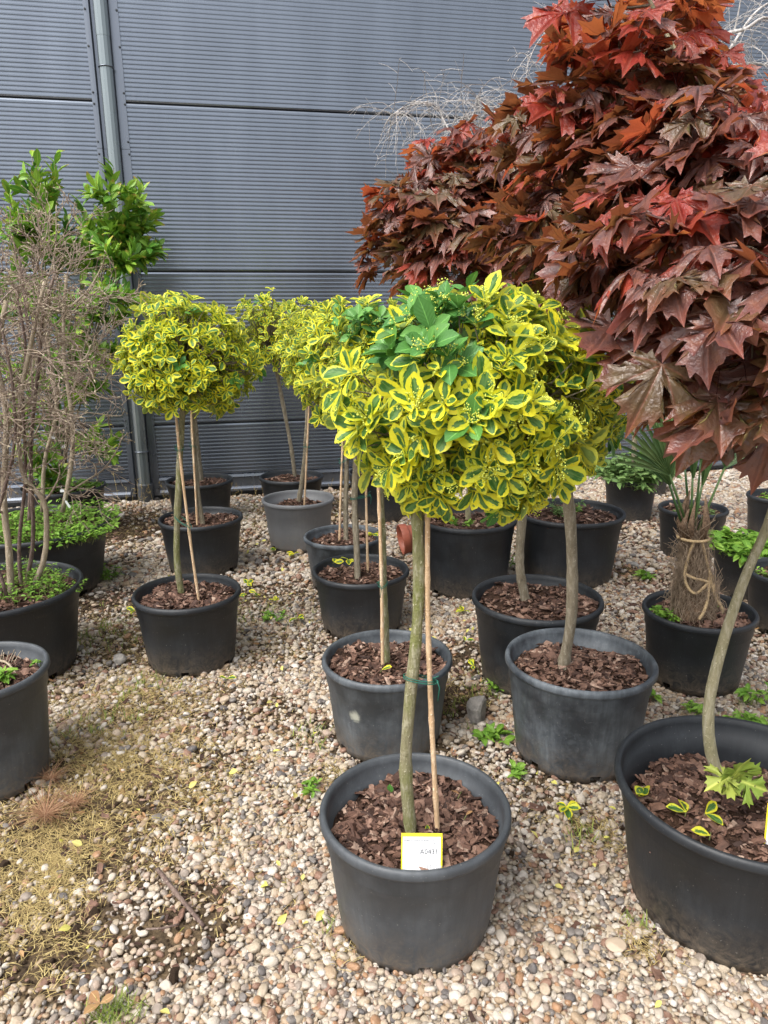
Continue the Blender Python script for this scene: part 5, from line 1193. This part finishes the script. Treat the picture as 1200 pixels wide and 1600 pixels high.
# bark litter and dead leaves over the ground
def litter():
    g = np.random.default_rng(41); P = []; K = []
    tries = [(g.uniform(-2.6, 3.2), g.uniform(1.0, 6.2)) for _ in range(30000)]
    for (a, b) in tries:
        d = float(dirt_at(a, b)); red = 1.0 if (a > 1.0 and b > 3.3) else 0
        if g.random() > .10 + .8 * d + .5 * red: continue
        if min(np.hypot(PXY[:, 0] - a, PXY[:, 1] - b) - PR * .78) < 0 or b > 6.3 + (a + 2.285) * .2: continue
        s = .013 * g.lognormal(0, .45) * (1 + .4 * red); P.append((a, b, float(height_at(a, b)) + .005 + g.uniform(0, .010))); K.append(rot_mat(g.normal(0, .3), g.normal(0, .3), g.uniform(0, 6.28)) @ np.diag([s, s * .9, s * .7]))
    o = joined('bark_litter', CHIP_TRI, P, K, g, 'chip', None); o['label'] = 'brown bark crumbs and litter scattered between the pebbles'; o['category'] = 'litter'
    q = g.uniform((-2.6, 1.0), (3.2, 6.0), (260000, 2)); dq = dirt_at(q[:, 0], q[:, 1]); q = q[(g.random(len(q)) < .035 + .75 * dq ** 1.2)]
    ok = np.ones(len(q), bool)
    for (cx, cy), r_ in zip(PXY, PR): ok &= np.hypot(q[:, 0] - cx, q[:, 1] - cy) > r_ * .78
    q = q[ok & (q[:, 1] < 6.3 + (q[:, 0] + 2.285) * .2) & (np.abs(q[:, 0]) < .62 * q[:, 1] + .6)]
    sz = .0042 * g.lognormal(0, .55, len(q)); k = g.uniform(.6, 1.5, (len(q), 3)) * sz[:, None]
    M['crumb'] = mat_soil('soil_crumb', (0.022, 0.015, 0.010), (0.13, 0.085, 0.055))
    cm = []
    for i_ in range(3):
        me_ = pebble_cheap(i_); me_.materials.clear(); me_.materials.append(M['crumb'])
        for v_ in me_.vertices: v_.co = v_.co * float(g.uniform(.7, 1.25))
        cm.append(me_)
    o = scatter('soil_crumbs', np.stack([q[:, 0], q[:, 1], height_at(q[:, 0], q[:, 1]) + sz * .3 + g.uniform(0, .005, len(q))], 1), g.uniform(0, 6.28, (len(q), 3)), k, g.integers(0, 3, len(q)), cm, None, 'dark crumbs of soil lying in the bare patches'); o['category'] = 'soil'
    P = []; K = []
    for _ in range(5200):
        a, b = g.uniform(-2.4, 3.6), g.uniform(1.1, 6.6); red = a > 1.0 and b > 3.2
        if g.random() > (.30 * float(dirt_at(a, b)) + .01 + (.5 if red else 0)): continue
        if min(np.hypot(PXY[:, 0] - a, PXY[:, 1] - b) - PR * .8) < 0 or b > 6.3 + (a + 2.285) * .2: continue
        s = g.uniform(.018, .042); P.append((a, b, float(height_at(a, b)) + .014)); K.append(rot_mat(g.normal(0, .35), g.normal(0, .35), g.uniform(0, 6.28)) * s)
    o = joined('dead_leaves', [leaf_template(.5, .2, .35, 77, 2, 4), leaf_template(.35, .3, -.2, 78, 2, 4), leaf_template(.6, -.2, .3, 79, 2, 4)], P, K, g, 'dead_leaf', None, smooth=True); o['label'] = 'small brown dead leaves scattered on the ground'; o['category'] = 'leaves'
litter()
g = np.random.default_rng(55); P = []; K = []
for (a, b, rr_, n_) in ((400, 920, .35, 26), (700, 1000, .25, 22), (520, 1250, .4, 14), (880, 1280, .15, 10), (300, 1300, .4, 16), (900, 1450, .3, 10), (450, 850, .3, 16), (620, 1250, .6, 12)):
    for _ in range(n_):
        q = G(a, b) + np.array([g.normal(0, rr_), g.normal(0, rr_), 0])
        if min(np.hypot(PXY[:, 0] - q[0], PXY[:, 1] - q[1]) - PR * .82) < 0 or q[1] < 1.0: continue
        P.append((q[0], q[1], .016)); K.append(rot_mat(g.normal(0, .4), g.normal(0, .4), g.uniform(0, 6.28)) * g.uniform(.018, .036))
M['pale_leaf'] = mat_leaf_plain('pale_yellow_leaf', (0.55, 0.48, 0.16), (0.62, 0.60, 0.12), None, 0.6, 0.2)
o = joined('shed_leaves', EU_T, P, K, g, 'pale_leaf', None, smooth=True); o['label'] = 'small shed yellow leaves scattered over the gravel between the pots'; o['category'] = 'leaves'
# fallen sprigs of the variegated plants
def sprig(label, p, n, L, seed, mat='leaf_var', cat='fallen leaves', name='fallen_sprig', lie=True):
    g = np.random.default_rng(seed); r = thing(name, label, cat, p, 'fallen sprigs and small weeds on the ground' if lie else None); lv = Leaves(seed)
    mb = MB(); mb.tube([(0, 0, .004), (.006, .01, .008), (.012, .02, .012)], [.0013, .0013, .001], 4)
    for i in range(n):
        a = g.uniform(0, 6.28); d = np.array([math.cos(a), math.sin(a), g.uniform(.05, .5) if lie else g.uniform(.2, 1)]); lv.add(np.array([0.006, .01, .010]), d, np.array([0, -.15, 1]) + g.normal(0, .3, 3), L * g.uniform(.7, 1.1), int(g.integers(0, 4)), mat)
    obj('shoot', mb.mesh('shoot', M['twig_green']), r); lv.build(r, 'euonymus_leaf', EU_T, 20, min_px=3); return r
for i, (a, b, z, n, L, lab) in enumerate((
    (883, 1268, 0, 5, .052, 'bright yellow fallen sprig between the front slate pot and the large right pot'), (352, 1065, 0, 2, .045, 'single yellow leaf lying right of the front pot of the left row'),
    (385, 915, 0, 4, .05, 'fallen yellow sprig on the gravel path, uppermost of the cluster'), (398, 930, 0, 3, .05, 'fallen yellow sprig on the path just below the uppermost one'), (428, 942, 0, 3, .05, 'fallen yellow sprig on the path, nearest the middle row'),
    (372, 935, 0, 3, .05, 'fallen yellow sprig on the path, nearest the left row'), (463, 970, 0, 4, .05, 'greenish fallen sprig left of the third pot in the middle row'), (722, 958, 0, 5, .055, 'yellow sprig lying left of the pot with the cut trunk'),
    (725, 1005, 0, 3, .045, 'pale fallen sprig between the middle pots'), (738, 1045, 0, 3, .05, 'green and yellow fallen sprig behind the grey rock'), (208, 958, 0, 3, .05, 'yellow sprig under the rim of the front left row pot'), (458, 868, 0, 4, .05, 'fallen yellow sprig at the foot of the palest pot'),
    (430, 860, 0, 3, .05, 'small yellow leaves left of the palest pot'), (150, 1580, 0, 3, .04, 'withered yellow leaf at the bottom left of the gravel'))):
    sprig(lab, G(a, b, .012), n, L, 200 + i, 'dead_leaf' if 'withered' in lab else 'leaf_var')
for i, (k, a, b, z, n, L, lab, mt) in enumerate(((0, 1003, 1240, .27, 4, .06, 'long yellow and green sprig lying at left inside the large right pot', 'leaf_var'), (0, 1070, 1278, .275, 2, .055, 'curled yellow leaves on the bark in the middle of the large right pot', 'leaf_var'), (0, 1100, 1280, .275, 2, .05, 'second curled yellow leaf pair in the large right pot, nearest the trunk', 'leaf_var'),
    (0, 1108, 1315, .275, 1, .055, 'single pale leaf near the front rim of the large right pot', 'leaf_var'), (0, 725, 1283, .292, 1, .03, 'small dry yellow leaf right of the stake in the front pot', 'dead_leaf'), (0, 715, 1250, .292, 1, .028, 'small curled dry leaf behind the other on the bark of the front pot', 'dead_leaf'),
    (0, 520, 882, .30, 4, .05, 'sprig of yellow leaves in the third pot of the middle row', 'leaf_var'), (0, 543, 878, .30, 4, .055, 'second yellow sprig in the third pot of the middle row, nearer the trunk', 'leaf_var'), (0, 582, 838, .30, 5, .055, 'yellow and green sprig at the right rim of the fourth pot in the middle row', 'leaf_var'), (0, 594, 1052, .30, 1, .04, 'small yellow leaf at the front rim of the pot with the pale scrape', 'leaf_var'))):
    sprig(lab, G(a, b, z + .004), n, L, 240 + i, mt)
mb = MB(); lv = Leaves(9); sp_ = G(612, 1238, .32) - np.array(front.location); lv.add(sp_, np.array([-.2, -.3, .9]), np.array([-.3, -1, .2]), .03, 1, 'leaf_green'); lv.add(G(668, 1300, .30) - np.array(front.location), np.array([0, -.2, .7]), np.array([0, -1, .6]), .022, 2, 'leaf_var'); lv.build(front, 'euonymus_leaf', EU_T, 5)
# small green weeds
def weed_thing(label, px, n, L, H_, R_, seed, mat='weed', z=0):
    c = G(*px, z); r = thing('small_weed', label, 'weed', c, 'small green weeds in the gravel'); weeds(r, 0, 0, 0, R_, n, L, H_, seed, mat, 'weed_leaves'); return r
weed_thing('low green weed with pointed leaves below the grey rock', (775, 1155), 7, .05, .025, .05, 301); weed_thing('small weed at the left of the front slate pot', (490, 1235), 6, .03, .04, .03, 302)
weed_thing('feathery light green weed behind the large right pot, at the picture edge', (1170, 1140), 40, .03, .05, .07, 303); weed_thing('weed with round leaves left of the trunk behind the large right pot', (1085, 1115), 9, .035, .06, .04, 304)
weed_thing('upright weed with a broad leaf right of the curved trunk', (1180, 1095), 8, .045, .08, .04, 305); weed_thing('weed at the foot of the scuffed grey pot on its right', (1012, 1090), 5, .04, .05, .025, 306)
weed_thing('small weed on the gravel between the front slate pot and the grey pot', (805, 1210), 5, .035, .03, .02, 307); weed_thing('broad leafed weed left of the palm pot', (1010, 905), 6, .05, .05, .04, 308)
weed_thing('weed growing among the pots behind the curved trunk near the palm', (790, 890), 8, .035, .12, .04, 309); weed_thing('low weed at the foot of the black pot with the cut trunk', (770, 1075), 6, .035, .03, .03, 310)
weed_thing('leafy weed trailing beside the weed filled tub at left', (165, 905), 26, .028, .09, .07, 311); weed_thing('yellow-green weed patch on the path left of the middle row', (430, 965), 12, .03, .03, .06, 312)
print('objects', len(bpy.data.objects))
